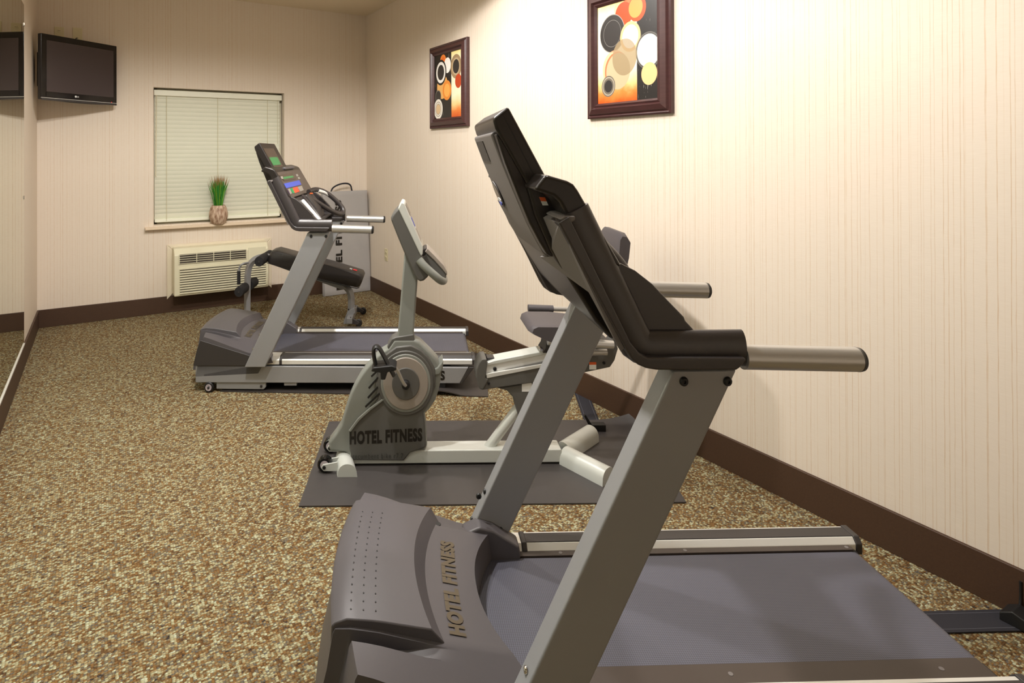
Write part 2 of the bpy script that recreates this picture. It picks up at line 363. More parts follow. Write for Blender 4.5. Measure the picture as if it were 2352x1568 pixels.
# ------------------------------------------------------------------ the room
T = 0.12
struct(box(None, 'floor', 'carpet', (XL-T, YN-T, -0.1), (XR+T, YB+T, 0)))
struct(box(None, 'ceiling', 'ceiling', (XL-T, YN-T, H), (XR+T, YB+T, H+0.1)))
struct(box(None, 'wall_right', 'wall_y', (XR, YN, 0), (XR+T, YB, H)))
struct(box(None, 'wall_left', 'wall_y', (XL-T, YN, 0), (XL, YB, H)))
struct(box(None, 'wall_near', 'wall_x', (XL-T, YN-T, 0), (XR+T, YN, H)))
WX0, WX1, WZ0, WZ1 = 0.433, 1.6797, 0.834, 2.1417
def wall_with_hole():
    xs = [XL-T, WX0, WX1, XR+T]; zs = [0, WZ0, WZ1, H]; v = []; f = []
    b = bmesh.new()
    for i in range(3):
        for j in range(3):
            if i == 1 and j == 1: continue
            q = bmesh.ops.create_cube(b, size=1)
            sx, sz = xs[i+1]-xs[i], zs[j+1]-zs[j]
            for p in q['verts']:
                p.co = Vector(((p.co.x+0.5)*sx+xs[i], (p.co.y+0.5)*T*1.6+YB, (p.co.z+0.5)*sz+zs[j]))
    me = bpy.data.meshes.new('wall_back'); b.to_mesh(me); b.free()
    return link('wall_back', me, 'wall_x')
struct(wall_with_hole())
bt = 0.014
struct(box(None, 'baseboard_right', 'base', (XR-bt, YN, 0), (XR, YB, HB), 0.003))
struct(box(None, 'baseboard_back', 'base', (XL, YB-bt, 0), (XR, YB, HB), 0.003))
struct(box(None, 'baseboard_left', 'base', (XL, YN, 0), (XL+bt, YB, HB), 0.003))

# window with its pane, frame, sill
win = struct(thing('window_1', 'x', 'x')); del win['label']; del win['category']
box(win, 'glass_pane', 'night', (WX0, YB+0.16, WZ0), (WX1, YB+0.165, WZ1))
for nm, lo, hi in (('frame_rail', (WX0, YB+0.13, WZ0), (WX1, YB+0.16, WZ0+0.04)), ('frame_rail', (WX0, YB+0.13, WZ1-0.04), (WX1, YB+0.16, WZ1)),
                   ('frame_stile', (WX0, YB+0.13, WZ0), (WX0+0.04, YB+0.16, WZ1)), ('frame_stile', (WX1-0.04, YB+0.13, WZ0), (WX1, YB+0.16, WZ1))):
    box(win, nm, 'cream', lo, hi, 0.003)
SX0, SX1, SZ = 0.3563, 1.7664, 0.8103
box(win, 'window_sill', 'sill', (SX0, YB-0.06, SZ-0.012), (SX1, YB, SZ+0.012), 0.004)
box(win, 'sill_board', 'sill', (WX0, YB-0.005, SZ-0.01), (WX1, YB+0.13, SZ+0.012))

# mirror on the left wall
MY, MZ0, MZ1 = 5.0213, HB+0.012, 2.5723
mir = thing('wall_mirror', 'tall frameless wall mirror on the left wall reflecting the television', 'mirror', (XL, 0, 0))
prism(mir, 'mirror_glass', 'mirror', [(-0.9, MZ0), (MY, MZ0), (MY, MZ1), (-0.9, MZ1)], 0.001, 0.007, 0, axis='x')
prism(mir, 'polished_edge', 'mirredge', [(MY, MZ0), (MY+0.003, MZ0), (MY+0.003, MZ1), (MY, MZ1)], 0.001, 0.007, 0, axis='x')
for k, zz in enumerate((MZ1-0.14, 1.2)):
    box(mir, 'mirror_clip', 'chrome', (0.001, MY-0.01, zz-0.012), (0.012, MY+0.012, zz+0.012), 0.002)
prism(mir, 'bottom_channel', 'bright', [(-0.9, HB+0.002), (MY, HB+0.002), (MY, HB+0.012), (-0.9, HB+0.012)], 0.001, 0.013, 0.001, axis='x')

# ------------------------------------------------------------------ blinds
bl = thing('window_blind', 'closed cream slatted blind filling the window', 'blind', (0, YB+0.052, 0))
BX0, BX1 = WX0+0.012, WX1-0.03
hz1 = WZ1-0.018
box(bl, 'headrail', 'blind', (BX0-0.005, 0.0, hz1-0.055), (BX1+0.02, 0.05, hz1), 0.004)
NS = 29; zt = hz1-0.07; zb = WZ0+0.075
slat_me = None
for i in range(NS):
    z = zt + (zb-zt)*i/(NS-1)
    if slat_me is None:
        v = []; n = 7
        for x in (BX0, BX1):
            for k in range(n):
                s = k/(n-1)-0.5; v.append((x, 0.030+s*0.022 - (0.25-s*s)*0.012, -s*0.052))
            for k in range(n-1, -1, -1):
                s = k/(n-1)-0.5; v.append((x, 0.0325+s*0.022 - (0.25-s*s)*0.012, -s*0.052))
        m2 = 2*n; f = [tuple(range(m2)), tuple(range(2*m2-1, m2-1, -1))] + [(k, (k+1) % m2, m2+(k+1) % m2, m2+k) for k in range(m2)]
        slat_me = mesh('slat', v, f); o = link('slat', slat_me, 'blind', bl, (0, 0, z), smooth=40)
    else:
        o = link('slat', slat_me, None, bl, (0, 0, z))
box(bl, 'bottom_rail', 'blind', (BX0, 0.012, WZ0+0.02), (BX1, 0.05, WZ0+0.05), 0.005)
for px in [0.5505, 1.0245, 1.5206]:
    tube(bl, 'ladder_cord', 'cord', [(px, 0.010, hz1-0.05), (px, 0.010, WZ0+0.03)], 0.0022, 6, 0)
tube(bl, 'tilt_wand', 'cream', [(0.4631, 0.006, hz1-0.05), (0.4556, 0.004, 1.2973)], 0.004, 8, 0)
tube(bl, 'lift_cord', 'cord', [(1.6251, 0.006, hz1-0.05), (1.6251, 0.006, 1.6135)], 0.002, 6, 0)

# ------------------------------------------------------------------ plant on the sill
PXc, PZb = 1.0111, SZ+0.012
pl = thing('potted_grass', 'artificial green grass in a round mottled pot on the window sill', 'plant', (PXc, YB-0.045, PZb)); pl.scale = (1.2, 1.2, 1.2)
lathe(pl, 'pot', 'pot', [(0.0, 0.0), (0.045, 0), (0.062, 0.02), (0.074, 0.06), (0.074, 0.09), (0.064, 0.13), (0.052, 0.152), (0.046, 0.15), (0.044, 0.13), (0, 0.13)], seg=28)
v = []; f = []; vt = []; ft = []
for i in range(230):
    a = random.uniform(0, 2*PI); r0 = random.uniform(0, 0.03); hgt = random.uniform(0.2, 0.29); lean = random.uniform(0.0, 1.0)
    rr = r0 + lean*0.075*(0.35 if math.sin(a) > 0.2 else 1); w = 0.0022
    p0 = Vector((r0*math.cos(a), r0*math.sin(a), 0.13)); p2 = Vector((rr*math.cos(a), rr*math.sin(a), 0.13+hgt*(1-0.06*lean)))
    p1 = (p0+p2)/2 + Vector((0, 0, 0.02)); b = random.uniform(0, PI); d = Vector((math.cos(b), math.sin(b), 0))*w
    tipq = p1.lerp(p2, 0.55); V, F = (v, f)
    k = len(V); V += [p0-d, p0+d, p1+d, p1-d, tipq+d*0.7, tipq-d*0.7]; F += [(k, k+1, k+2, k+3), (k+3, k+2, k+4, k+5)]
    k = len(vt); vt += [tipq-d*0.7, tipq+d*0.7, p2]; ft.append((k, k+1, k+2))
h_ = len(f)//2
g = link('grass_blades', mesh('grass_blades', v, f), 'leaf', pl); g.data.materials.append(MT['leaf2'])
for i, p in enumerate(g.data.polygons): p.material_index = 1 if (i//2) % 3 == 0 else 0
g['kind'] = 'stuff'
g = link('grass_tips', mesh('grass_tips', vt, ft), 'leaftip', pl); g['kind'] = 'stuff'

# ------------------------------------------------------------------ wall air conditioner
AC0, AC1 = (0.5451, 0.1131), (1.5392, 0.6446)
AX0, AX1, AZ0, AZ1 = AC0[0], AC1[0], 0.155, AC1[1]
ac = thing('wall_air_conditioner', 'cream through-wall air conditioner with grilles below the window', 'air conditioner', (0, YB, 0))
def ring(x0, z0, x1, z1, tt, d):   # mitred picture-frame like casing on the wall, four boards
    I = [(x0+tt, z0+tt), (x1-tt, z0+tt), (x1-tt, z1-tt), (x0+tt, z1-tt)]; O = [(x0, z0), (x1, z0), (x1, z1), (x0, z1)]
    for i in range(4):
        j = (i+1) % 4
        if i == 0: continue
        prism(ac, 'casing_board', 'creamwall', [O[i], O[j], I[j], I[i]], -d, 0, 0.006)
ring(AX0, AZ0-0.03, AX1, AZ1, 0.05, 0.022)
dpt = 0.17
UX0, UX1, UZ0, UZ1 = 0.5936, 1.4714, 0.1757, 0.6231
prism(ac, 'cabinet', 'cream', [(-0.0, UZ0), (-dpt, UZ0), (-dpt-0.004, UZ0+0.02), (-dpt, UZ1-0.06), (-dpt+0.05, UZ1-0.004), (-0.0, UZ1)], UX0, UX1, 0.01, axis='x')
VX0, VX1, VZ0, VZ1 = 0.638, 1.2513, 0.4822, 0.5553
vd = -dpt-0.003
box(ac, 'outlet_recess', 'slot', (VX0, vd-0.004, VZ0-0.005), (VX1, vd+0.01, VZ1+0.012))
for i in range(5):
    x = VX0 + (VX1-VX0)*i/4
    box(ac, 'divider', 'cream', (x-0.003, vd-0.010, VZ0-0.006), (x+0.003, vd, VZ1+0.014), 0.001)
for i in range(5):
    z = VZ0 + (VZ1+0.008-VZ0)*i/4
    box(ac, 'louver', 'cream', (VX0, vd-0.008, z-0.003), (VX1, vd, z+0.002), 0.001)
box(ac, 'control_lid', 'cream', (VX1+0.02, vd-0.004, VZ0-0.03), (UX1-0.03, vd+0.004, VZ1+0.03), 0.006)
GX0, GX1, GZ0, GZ1 = UX0+0.05, UX1-0.03, UZ0+0.03, VZ0-0.05
box(ac, 'grille_recess', 'slot', (GX0, vd-0.001, GZ0), (GX1, vd+0.01, GZ1))
for i in range(11):
    z = GZ0 + (GZ1-GZ0)*i/10
    box(ac, 'grille_bar', 'cream', (GX0-0.004, vd-0.012, z-0.0075), (GX1+0.004, vd+0.0, z+0.0065), 0.002)

# ------------------------------------------------------------------ wall outlets
def outlet(name, label, pos, wall, n=1, w=0.075, h=0.125):
    o = thing(name, label, 'outlet', pos, 0 if wall == 'back' else -PI/2)
    box(o, 'cover_plate', 'plate2', (-w/2, -0.006, -h/2), (w/2, 0, h/2), 0.003)
    if n == 0: return o
    for s in (-1, 1):
        r = lathe(o, 'receptacle', 'plate2', [(0.018, 0), (0.018, -0.009), (0.015, -0.010)], (0, 0, s*0.026), 'y', 20, 0.9)
        for dx in (-0.006, 0.006): box(r, 'blade_slot', 'slot', (dx-0.0015, -0.0105, s*0.026-0.002), (dx+0.0015, -0.0095, s*0.026+0.007))
    return o
outlet('wall_outlet', 'ivory duplex outlet high on the back wall above the television', (-0.3272, YB, 2.5707), 'back')
o = outlet('cable_plate', 'blank ivory cover plate beside the outlet above the television', (-0.1877, YB, 2.5763), 'back', 0)
tube(o, 'cable', 'black', [(0.0, -0.005, -0.03), (-0.01, -0.03, -0.035), (-0.035, -0.04, -0.09), (-0.04, -0.05, -0.2)], 0.004, 8)
outlet('wall_outlet', 'ivory duplex outlet low on the right wall near the corner', (XR, 5.5609, 0.4505), 'right')

# ------------------------------------------------------------------ television in the left corner
A = Vector((-0.428, 5.60, 2.485)); TVW, TVH, TVA = 0.665, 0.542, math.radians(34.0)
tv = thing('television', 'black flat-screen television on a bracket high in the left corner', 'television', (A.x, A.y, A.z-TVH), TVA)
def arc_bottom(x0, x1, z, d, n=10): return [(x0+(x1-x0)*i/n, z - d*math.sin(PI*i/n)) for i in range(n+1)]
prism(tv, 'bezel', 'tvblack', arc_bottom(0, TVW, 0.01, 0.012) + [(TVW, TVH), (0, TVH)], 0.0, 0.045, 0.006)
box(tv, 'screen', 'screen', (0.045, -0.002, 0.075), (TVW-0.035, 0.002, TVH-0.05))
prism(tv, 'chin', 'tvblack', [(0.04, 0.035), (0.31, 0.035), (0.315, 0.045), (0.315, 0.07), (0.04, 0.07)], -0.004, 0.0, 0.001)
box(tv, 'silver_line', 'bright', (0.0, -0.002, 0.022), (TVW, 0.0, 0.025))
box(tv, 'speaker_strip', 'dark', (0.004, -0.0015, 0.004), (TVW-0.004, 0.0, 0.02))
disc(tv, 'power_light', 'red', (TVW-0.055, -0.001, 0.03), 0.004, -0.003, 'y', 12)
disc(tv, 'logo_badge', 'white', (0.283, -0.004, 0.052), 0.008, -0.001, 'y', 20)
lettering(tv, 'brand_lettering', 'white', 'LG', lambda u, w: (0.293+u*0.016, -0.0052, 0.046+w*0.011), 0.02)
box(tv, 'rear_housing', 'black', (0.08, 0.045, 0.07), (TVW-0.12, 0.075, TVH-0.07), 0.01)
box(tv, 'wall_plate', 'black', (0.16, 0.07, 0.16), (0.34, 0.10, 0.36), 0.004)
tube(tv, 'bracket_arm', 'black', [(0.25, 0.09, 0.28), (0.20, 0.20, 0.28), (0.11, 0.225, 0.28)], 0.02, 10, 1)
bf_ = box(tv, 'bracket_foot', 'black', (-0.004, -0.05, -0.14), (0.02, 0.08, 0.14), 0.004); bf_.location = (0.095, 0.205, 0.27); bf_.rotation_euler = (0, 0, -TVA)

# ------------------------------------------------------------------ framed prints on the right wall
def picture(label, y0, y1, z0, z1, fw, mat):
    # y0 > y1 : left edge is farther along the wall
    p = thing('framed_print', label, 'picture', (XR, y0, z0), -PI/2, 'framed abstract prints on the right wall')
    Wd, Hd = y0-y1, z1-z0
    prof = [(0.0, 0.0), (0.0, 0.024), (0.10, 0.030), (0.2, 0.024), (0.30, 0.034), (0.62, 0.046), (0.74, 0.032), (0.86, 0.038), (1.0, 0.026), (1.0, 0.0)]
    cs = [(0, 0), (Wd, 0), (Wd, Hd), (0, Hd)]; sg = [(1, 1), (-1, 1), (-1, -1), (1, -1)]
    for i in range(4):
        j = (i+1) % 4; loops = []
        for c_, s_ in ((cs[i], sg[i]), (cs[j], sg[j])):
            loops.append([(c_[0]+s_[0]*t*fw, -d, c_[1]+s_[1]*t*fw) for t, d in prof])
        loft(p, 'frame_side', 'frame', loops, smooth=25)
    v = [(0, 0, 0), (Wd-2*fw, 0, 0), (Wd-2*fw, 0, Hd-2*fw), (0, 0, Hd-2*fw)]
    v += [(a, 0.006, c) for a, b, c in v]
    q = link('print', mesh('print', v, [(0, 1, 2, 3), (4, 5, 6, 7), (0, 1, 5, 4), (1, 2, 6, 5), (2, 3, 7, 6), (3, 0, 4, 7)]), mat, p, (fw, -0.022, fw))
    return p
P1 = [(2.6407, 1.7148), (2.0452, 1.702)]; P2 = [(4.5868, 2.4476), (3.9714, 2.4443), (4.6029, 1.733)]
F1 = 0.085
pz0 = P1[0][1]-0.005; pw = P1[0][0]-P1[1][0]
p1w, p1h = pw-2*F1, 0.72-2*F1
q = P2[0][0]-P2[1][0]; p2h = P2[0][1]-P2[2][1]
K = (52, 48, 46)
L1 = [(0.60, 0.93, .066, (232, 92, 38), .9), (0.46, 0.90, .070, (236, 120, 70), .35), (0.46, 0.86, .062, (228, 72, 24), 1.), (0.68, 0.89, .062, (222, 76, 30), 1.), (0.66, 0.90, .048, (240, 152, 76), 1.),
      (0.26, 0.70, .094, (150, 146, 140), 1.), (0.26, 0.70, .090, K, 1.), (0.26, 0.70, .066, (150, 146, 140), .7), (0.26, 0.70, .064, K, 1.), (0.57, 0.63, .072, (236, 190, 132), 1.), (0.57, 0.63, .056, (246, 244, 238), 1.),
      (0.86, 0.46, .086, (120, 116, 110), .8), (0.86, 0.46, .083, K, .6), (0.86, 0.46, .076, (222, 224, 212), 1.), (0.86, 0.46, .050, (180, 182, 170), 1.), (0.86, 0.46, .048, (224, 226, 214), 1.),
      (0.30, 0.34, .090, (238, 168, 124), .75), (0.34, 0.32, .090, (222, 84, 36), .8), (0.36, 0.31, .088, (190, 172, 138), 1.), (0.47, 0.44, .088, (150, 130, 98), .85), (0.19, 0.17, .052, (110, 102, 90), 1.), (0.19, 0.17, .046, (168, 158, 140), 1.), (0.19, 0.17, .040, (110, 102, 90), 1.), (0.19, 0.17, .030, K, 1.),
      (0.87, 0.24, .052, (236, 188, 132), 1.)]
L2 = [(0.33, 0.90, .050, (232, 132, 56), 1.), (0.33, 0.90, .032, (226, 96, 30), .7), (0.49, 0.82, .056, (244, 240, 232), 1.), (0.80, 0.77, .086, (160, 134, 100), 1.), (0.80, 0.77, .062, (190, 168, 134), 1.), (0.80, 0.77, .050, K, 1.),
      (0.30, 0.50, .090, (228, 172, 98), 1.), (0.24, 0.73, .094, (40, 36, 34), 1.), (0.24, 0.73, .078, (236, 232, 224), 1.), (0.24, 0.73, .056, K, 1.), (0.47, 0.43, .072, (226, 138, 56), 1.), (0.47, 0.43, .048, (240, 170, 84), 1.),
      (0.88, 0.54, .050, (188, 70, 34), 1.), (0.14, 0.35, .050, (130, 124, 112), .9), (0.14, 0.35, .043, K, 1.), (0.14, 0.15, .074, (232, 226, 214), 1.), (0.14, 0.15, .056, (120, 108, 90), 1.), (0.14, 0.15, .052, (222, 214, 200), 1.), (0.14, 0.15, .040, (110, 100, 84), 1.), (0.14, 0.15, .037, (210, 180, 140), 1.)]
picture('large dark cherry framed print of circles, right of the pair, orange foot at its left', P1[0][0], P1[1][0], pz0, pz0+0.74, F1, art('print_circles_right', pw-2*F1, 0.74-2*F1, (0.685, 0, False), L1))
picture('dark cherry framed print of rings nearer the corner, orange foot at its right', P2[0][0], P2[1][0], P2[2][1]-0.006, P2[0][1], F1, art('print_circles_left', q-2*F1, p2h-2*F1, (0.64, 0, True), L2))

# ------------------------------------------------------------------ grey folded mat leaning in the corner
FA = [(2.063, 5.9142), (2.6193, 5.9416)]
ang_b = math.atan2(FA[1][1]-FA[0][1], FA[1][0]-FA[0][0])
Lb = math.hypot(FA[1][1]-FA[0][1], FA[1][0]-FA[0][0])-0.012
fm = thing('folded_exercise_mat', 'grey vinyl folded exercise mat with black lettering leaning in the far corner', 'exercise mat', (FA[0][0], FA[0][1], 0), ang_b)
HT = 1.10; lean = 0.045
def fmz(z): return z/HT*lean
nx, nz = 28, 44
for k in range(3):
    v = []; f = []; y0 = k*0.024
    for i in range(nx+1):
        for j in range(nz+1):
            u, w = i/nx, j/nz; x = 0.0 + Lb*u*(1-0.04*w) + 0.02*(1-w)*0; z = 0.004+HT*w - k*0.004
            e = min(u, 1-u, w*2, (1-w)*2); rnd = -0.010*max(0, 1-e/0.04)**2
            wr = 0.004*math.sin(9*(u*1.2+w*2.2)+2*math.sin(5*w))*min(1, e*6) + 0.003*math.sin(23*(u*0.7+w)+1)*min(1, e*6)
            v.append((x, y0+fmz(z)-wr-rnd*0.7, z))
    nb = len(v)
    v += [(a, y0+fmz(c)+0.022+(b-(y0+fmz(c)))*-1, c) for a, b, c in v]
    for i in range(nx):
        for j in range(nz):
            a = i*(nz+1)+j; q4 = (a, a+1, a+nz+2, a+nz+1); f.append(q4); f.append(tuple(nb+t for t in reversed(q4)))
    bd = [i*(nz+1) for i in range(nx+1)] + [nx*(nz+1)+j for j in range(1, nz+1)] + [i*(nz+1)+nz for i in range(nx-1, -1, -1)] + [j for j in range(nz-1, 0, -1)]
    for a, b in zip(bd, bd[1:]+bd[:1]): f.append((a, b, nb+b, nb+a))
    link('mat_panel', mesh('mat_panel', v, f), 'quilt', fm, smooth=50)
lettering(fm, 'black_lettering', 'text', 'HOTEL FITNESS', lambda u, w: (0.205-w*0.075, fmz(0.06+u*0.95)-0.010, 0.06+u*0.95), 0.045, 1.15)
tube(fm, 'carry_strap', 'velcro', [(0.10, 0.03+lean, HT-0.01), (0.12, 0.02+lean, HT+0.05), (0.22, 0.0+lean, HT+0.09), (0.33, 0.02+lean, HT+0.08), (0.35, 0.03+lean, HT-0.01)], 0.009, 8, 2, rz=0.4)

# ------------------------------------------------------------------ rubber floor mats
def sheet(name, label, corners, mat, t=0.006, bump=None, nx=40, ny=16):
    """rectangle given by its four floor corners (near left, near right, far right, far left); bump(u, v) lifts it"""
    A_, B_, C_, D_ = [Vector((c[0], c[1])) for c in corners]; v = []; f = []
    for s in (0, 1):
        for i in range(nx+1):
            for j in range(ny+1):
                u, w = i/nx, j/ny; p = A_.lerp(B_, u).lerp(D_.lerp(C_, u), w); z = (bump(u, w) if bump else 0)
                v.append((p.x, p.y, z+0.001+(t if s else 0)))
    nb = (nx+1)*(ny+1)
    for i in range(nx):
        for j in range(ny):
            a = i*(ny+1)+j; q = (a, a+ny+1, a+ny+2, a+1); f.append(tuple(nb+x for x in q)); f.append(tuple(reversed(q)))
    bd = [i*(ny+1) for i in range(nx+1)] + [nx*(ny+1)+j for j in range(1, ny+1)] + [i*(ny+1)+ny for i in range(nx-1, -1, -1)] + [j for j in range(ny-1, 0, -1)]
    for a, b in zip(bd, bd[1:]+bd[:1]): f.append((a, b, nb+b, nb+a))
    o = link(name, mesh(name, v, f), mat, None, smooth=50); return tag(o, label, 'mat')
def bikebump(u, v):
    c = max(0, (u+v-1.86)/0.14); return 0.05*c*c
sheet('rubber_mat', 'dark rubber mat under the recumbent bike, one far corner curling up', [(0.7353, 2.4465), (2.1999, 1.6711), (2.6381, 2.3211), (1.1182, 3.1373)], 'mat', 0.006, bikebump)
def farbump(u, v):
    e = max(0, 1-v/0.5); return 0.030*max(0, math.sin((u-0.70)/0.21*PI))*e*e if 0.70 < u < 0.91 else 0.0
sheet('rubber_mat', 'dark rubber mat under the treadmill by the window, near edge wavy', [(0.6565, 3.8745), (2.0935, 2.9874), (2.5309, 3.6267), (1.3819, 4.5425)], 'matdark', 0.006, farbump, 60, 16)
def ribbon(name, label, pts, w, cat='cable cover'):
    P = [Vector(p) for p in pts]; v = []; f = []; n = len(P)
    for i, p in enumerate(P):
        t = (P[min(i+1, n-1)]-P[max(i-1, 0)]); t.z = 0; t.normalize(); s = Vector((-t.y, t.x, 0))
        for a, h in ((-w/2, 0.002), (-w/2, 0.006), (w/2, 0.006), (w/2, 0.002)): v.append(p+s*a+Vector((0, 0, h)))
    for i in range(n-1):
        for k in range(4): f.append((i*4+k, i*4+(k+1) % 4, i*4+4+(k+1) % 4, i*4+4+k))
    f += [(0, 1, 2, 3), (n*4-1, n*4-2, n*4-3, n*4-4)]
    o = thing(name, label, cat); link('fabric_strip', mesh('fabric_strip', v, f), 'velcro', o)
    for sgn in (-1, 1):
        q = []
        for i, p in enumerate(P):
            t = (P[min(i+1, n-1)]-P[max(i-1, 0)]); t.z = 0; t.normalize(); s = Vector((-t.y, t.x, 0)); q.append(p+s*sgn*w*0.36+Vector((0, 0, 0.006)))
        tube(o, 'stitching', 'stitch', q, 0.0009, 5, 0)
    return o
S1 = [(2.3484, 0.8567), (2.5932, 0.7321)]
d = (Vector(S1[1])-Vector(S1[0])); e_ = Vector(S1[1])+d*0.1
ribbon('cable_cover', 'wide black fabric cable strip from behind the nearest treadmill to the right wall', [(S1[0][0]-0.45*d.x/d.length, S1[0][1]-0.45*d.y/d.length, 0), (S1[0][0], S1[0][1], 0), (S1[1][0], S1[1][1], 0), (e_.x, e_.y, 0)], 0.085)
S2 = [(2.6697, 2.7981), (2.4102, 2.4349)]
ribbon('cable_cover', 'black fabric cable strip from the bike mat to the right wall', [(S2[0][0], S2[0][1], 0.0), (S2[0][0]*0.5+S2[1][0]*0.5, S2[0][1]*0.5+S2[1][1]*0.5, 0), (S2[1][0], S2[1][1], 0.0)], 0.085)
q = (2.6574, 0.7501, 0.0)
pb = thing('plug_box', 'black plug box at the right wall where the wide cable strip ends', 'plug', (XR-0.06, 0.7407, 0), -PI/2)
prism(pb, 'box_body', 'black', [(-0.03, 0.004), (0.05, 0.004), (0.05, 0.035), (0.0, 0.05), (-0.03, 0.03)], -0.03, 0.04, 0.004)
tube(pb, 'cord', 'black', [(0.0, 0.03, 0.03), (0.0, 0.045, 0.06), (0.0, 0.044, 0.12)], 0.004, 8)
q = (2.341, 2.3427, 0.012)
pa = thing('power_adapter', 'small black power adapter on the bike mat by the rear foot', 'power adapter', (q[0], q[1], 0.007), -0.5)
prism(pa, 'adapter_body', 'black', [(-0.02, 0.0), (0.055, 0.0), (0.055, 0.035), (-0.02, 0.035)], -0.02, 0.02, 0.003)
prism(pa, 'hook_tab', 'black', [(-0.03, 0.02), (-0.01, 0.02), (-0.05, 0.085), (-0.058, 0.075)], -0.004, 0.012, 0.002)
tube(pa, 'cord', 'black', [(0.0, 0, 0.01), (-0.03, -0.02, 0.004), (-0.07, -0.08, 0.004), (-0.11, -0.12, 0.004)], 0.002, 6)

# ------------------------------------------------------------------ treadmill
def bolt(parent, x, w, z, face='side', r=0.009, mat='black'):
    if face == 'side': return lathe(parent, 'bolt', mat, [(r, 0), (r, -0.003), (r*0.75, -0.006), (r*0.35, -0.006), (r*0.3, -0.003)], (x, w, z), 'y', 14, 1.1)
    return lathe(parent, 'bolt', mat, [(r, 0), (r, -0.003), (r*0.75, -0.006), (r*0.35, -0.006), (r*0.3, -0.003)], (x, w, z), 'x', 14, 1.1)
def treadmill(O, th, D, L, label, near_hi):
    t = thing('treadmill', label, 'treadmill', (O[0], O[1], 0), math.radians(th), 'treadmills facing the television')
    S = lambda pr: [(a, b+D) for a, b in pr]
    def Z3(p): return (p[0], p[1], p[2]+D)
    fr_top = 0.198+D
    side = [(-0.089, 0.062), (-0.089, fr_top), (L-0.045, fr_top-0.012), (L-0.10, 0.056)]
    rear = [(L-0.040, fr_top-0.011), (L-0.008, fr_top-0.011), (L-0.085, 0.054), (L-0.104, 0.056)]
    for w0, w1, so in ((0.0, 0.03, 0.0), (0.66, 0.69, 0.69)):
        fo = prism(t, 'side_frame', 'silver', side, w0, w1, 0.004)
        prism(t, 'frame_end', 'dark', [(a+0.0005, b) for a, b in rear], w0, w1, 0.003)
    x1 = L-0.193; x0 = x1-0.52
    lettering(t, 'black_lettering', 'text', 'HOTEL FITNESS', lambda u, v: (x0+u*(x1-x0), -0.0015, (0.104 if D > -0.01 else 0.076)+v*0.062), 0.045, 1.1)
    box(t, 'cross_member', 'dark', (-0.06, 0.03, 0.09), (L-0.15, 0.66, 0.17+D), 0.004)
    # foot rails: bright metal trapezoid with dark ribbed insert and end caps
    for k, b in ((0, 0.008), (1, 0.596)):
        pr = [(b, 0.203), (b, 0.228), (b+0.006, 0.236), (b+0.026, 0.25), (b+0.091, 0.25), (b+0.105, 0.234), (b+0.105, 0.203)]
        if k: pr = [(b, 0.203), (b, 0.234), (b+0.014, 0.25), (b+0.068, 0.25), (b+0.078, 0.232), (b+0.078, 0.203)]
        prism(t, 'foot_rail', 'bright', S(pr), 0.455, L-0.02, 0.002, axis='x')
        ya, yb = (b+0.028, b+0.078) if not k else (b+0.016, b+0.060)
        prism(t, 'ribbed_insert', 'dark', S([(ya, 0.249), (ya, 0.2525), (yb, 0.2525), (yb, 0.249)] if k else [(b+0.007, 0.2360), (b+0.006, 0.2385), (b+0.026, 0.2525), (yb, 0.2525), (yb, 0.249)]), 0.456, L-0.021, 0.0008, axis='x')
        for i in range(4):
            y = ya+0.007+i*0.0085; pass
        cp = [((a-b-0.043)*1.06+b+0.043, (c-0.225)*1.10+0.226) for a, c in pr]
        prism(t, 'rail_end_cap', 'dark', S(cp), L-0.02, L, 0.003, axis='x')
        prism(t, 'rail_collar', 'dark', S([((a-b-0.043)*1.04+b+0.043, (c-0.225)*1.08+0.226) for a, c in pr]), 0.44, 0.457, 0.003, axis='x')
        prism(t, 'rail_stub', 'bright', S(pr), 0.36, 0.44, 0.002, axis='x')
        # brown deck edging with countersunk screws
        y0, y1 = (0.113, 0.172) if not k else (0.574, 0.597)
        e = box(t, 'deck_edge', 'deck', (0.30, y0, 0.205+D), (L-0.045, y1, 0.233+D), 0.001)
        for xs in (0.46, 0.86, L-0.16):
            disc(t, 'screw', 'plate', (xs+(0.1 if k else 0), (y0+y1)/2, 0.2325+D), 0.006, 0.0015, 'z', 12)
        box(t, 'roller_bracket', 'black', (L-0.075, y0+0.004, 0.16+D), (L-0.025, y1+0.002, 0.219+D), 0.004)
    # running belt wrapped round the rear roller
    n = 10; top = 0.2285; r = 0.034
    pr = [(0.26, top), (L-0.055, top)] + [(L-0.055+r*math.sin(a*PI/n), top-r+r*math.cos(a*PI/n)) for a in range(1, n)] + [(L-0.055, top-2*r), (0.26, top-2*r)]
    link_ = prism(t, 'running_belt', 'belt', S(pr), 0.176, 0.571, 0.001, 1)
    # lift arm, wheels, feet
    for w in (0.005, 0.64):
        hb = prism(t, 'lift_arm', 'silver', [(0.04, 0.018), (0.34, 0.014), (0.355, 0.03), (0.355, 0.066), (0.04, 0.066)], w+0.004, w+0.03, 0.004)
        bolt(t, 0.325, w+0.004, 0.036, r=0.008, mat='dark')
        wh = lathe(t, 'transport_wheel', 'black', [(0.026, 0), (0.030, 0.004), (0.030, 0.022), (0.026, 0.026)], (-0.003, w-0.012, 0.0335), 'y', 24, 1.1)
        lathe(wh, 'wheel_hub', 'pinkgrey', [(0.019, 0), (0.019, -0.003), (0.014, -0.003), (0.012, -0.001)], (-0.003, w-0.0125, 0.0335), 'y', 20, 1.1)
        lathe(wh, 'axle_bolt', 'black', [(0.007, 0), (0.007, -0.006), (0.005, -0.008)], (-0.003, w-0.013, 0.0335), 'y', 12, 1.1)
        box(t, 'stop_block', 'silver', (0.47, w+0.002, 0.040), (0.55, w+0.03, 0.066), 0.002)
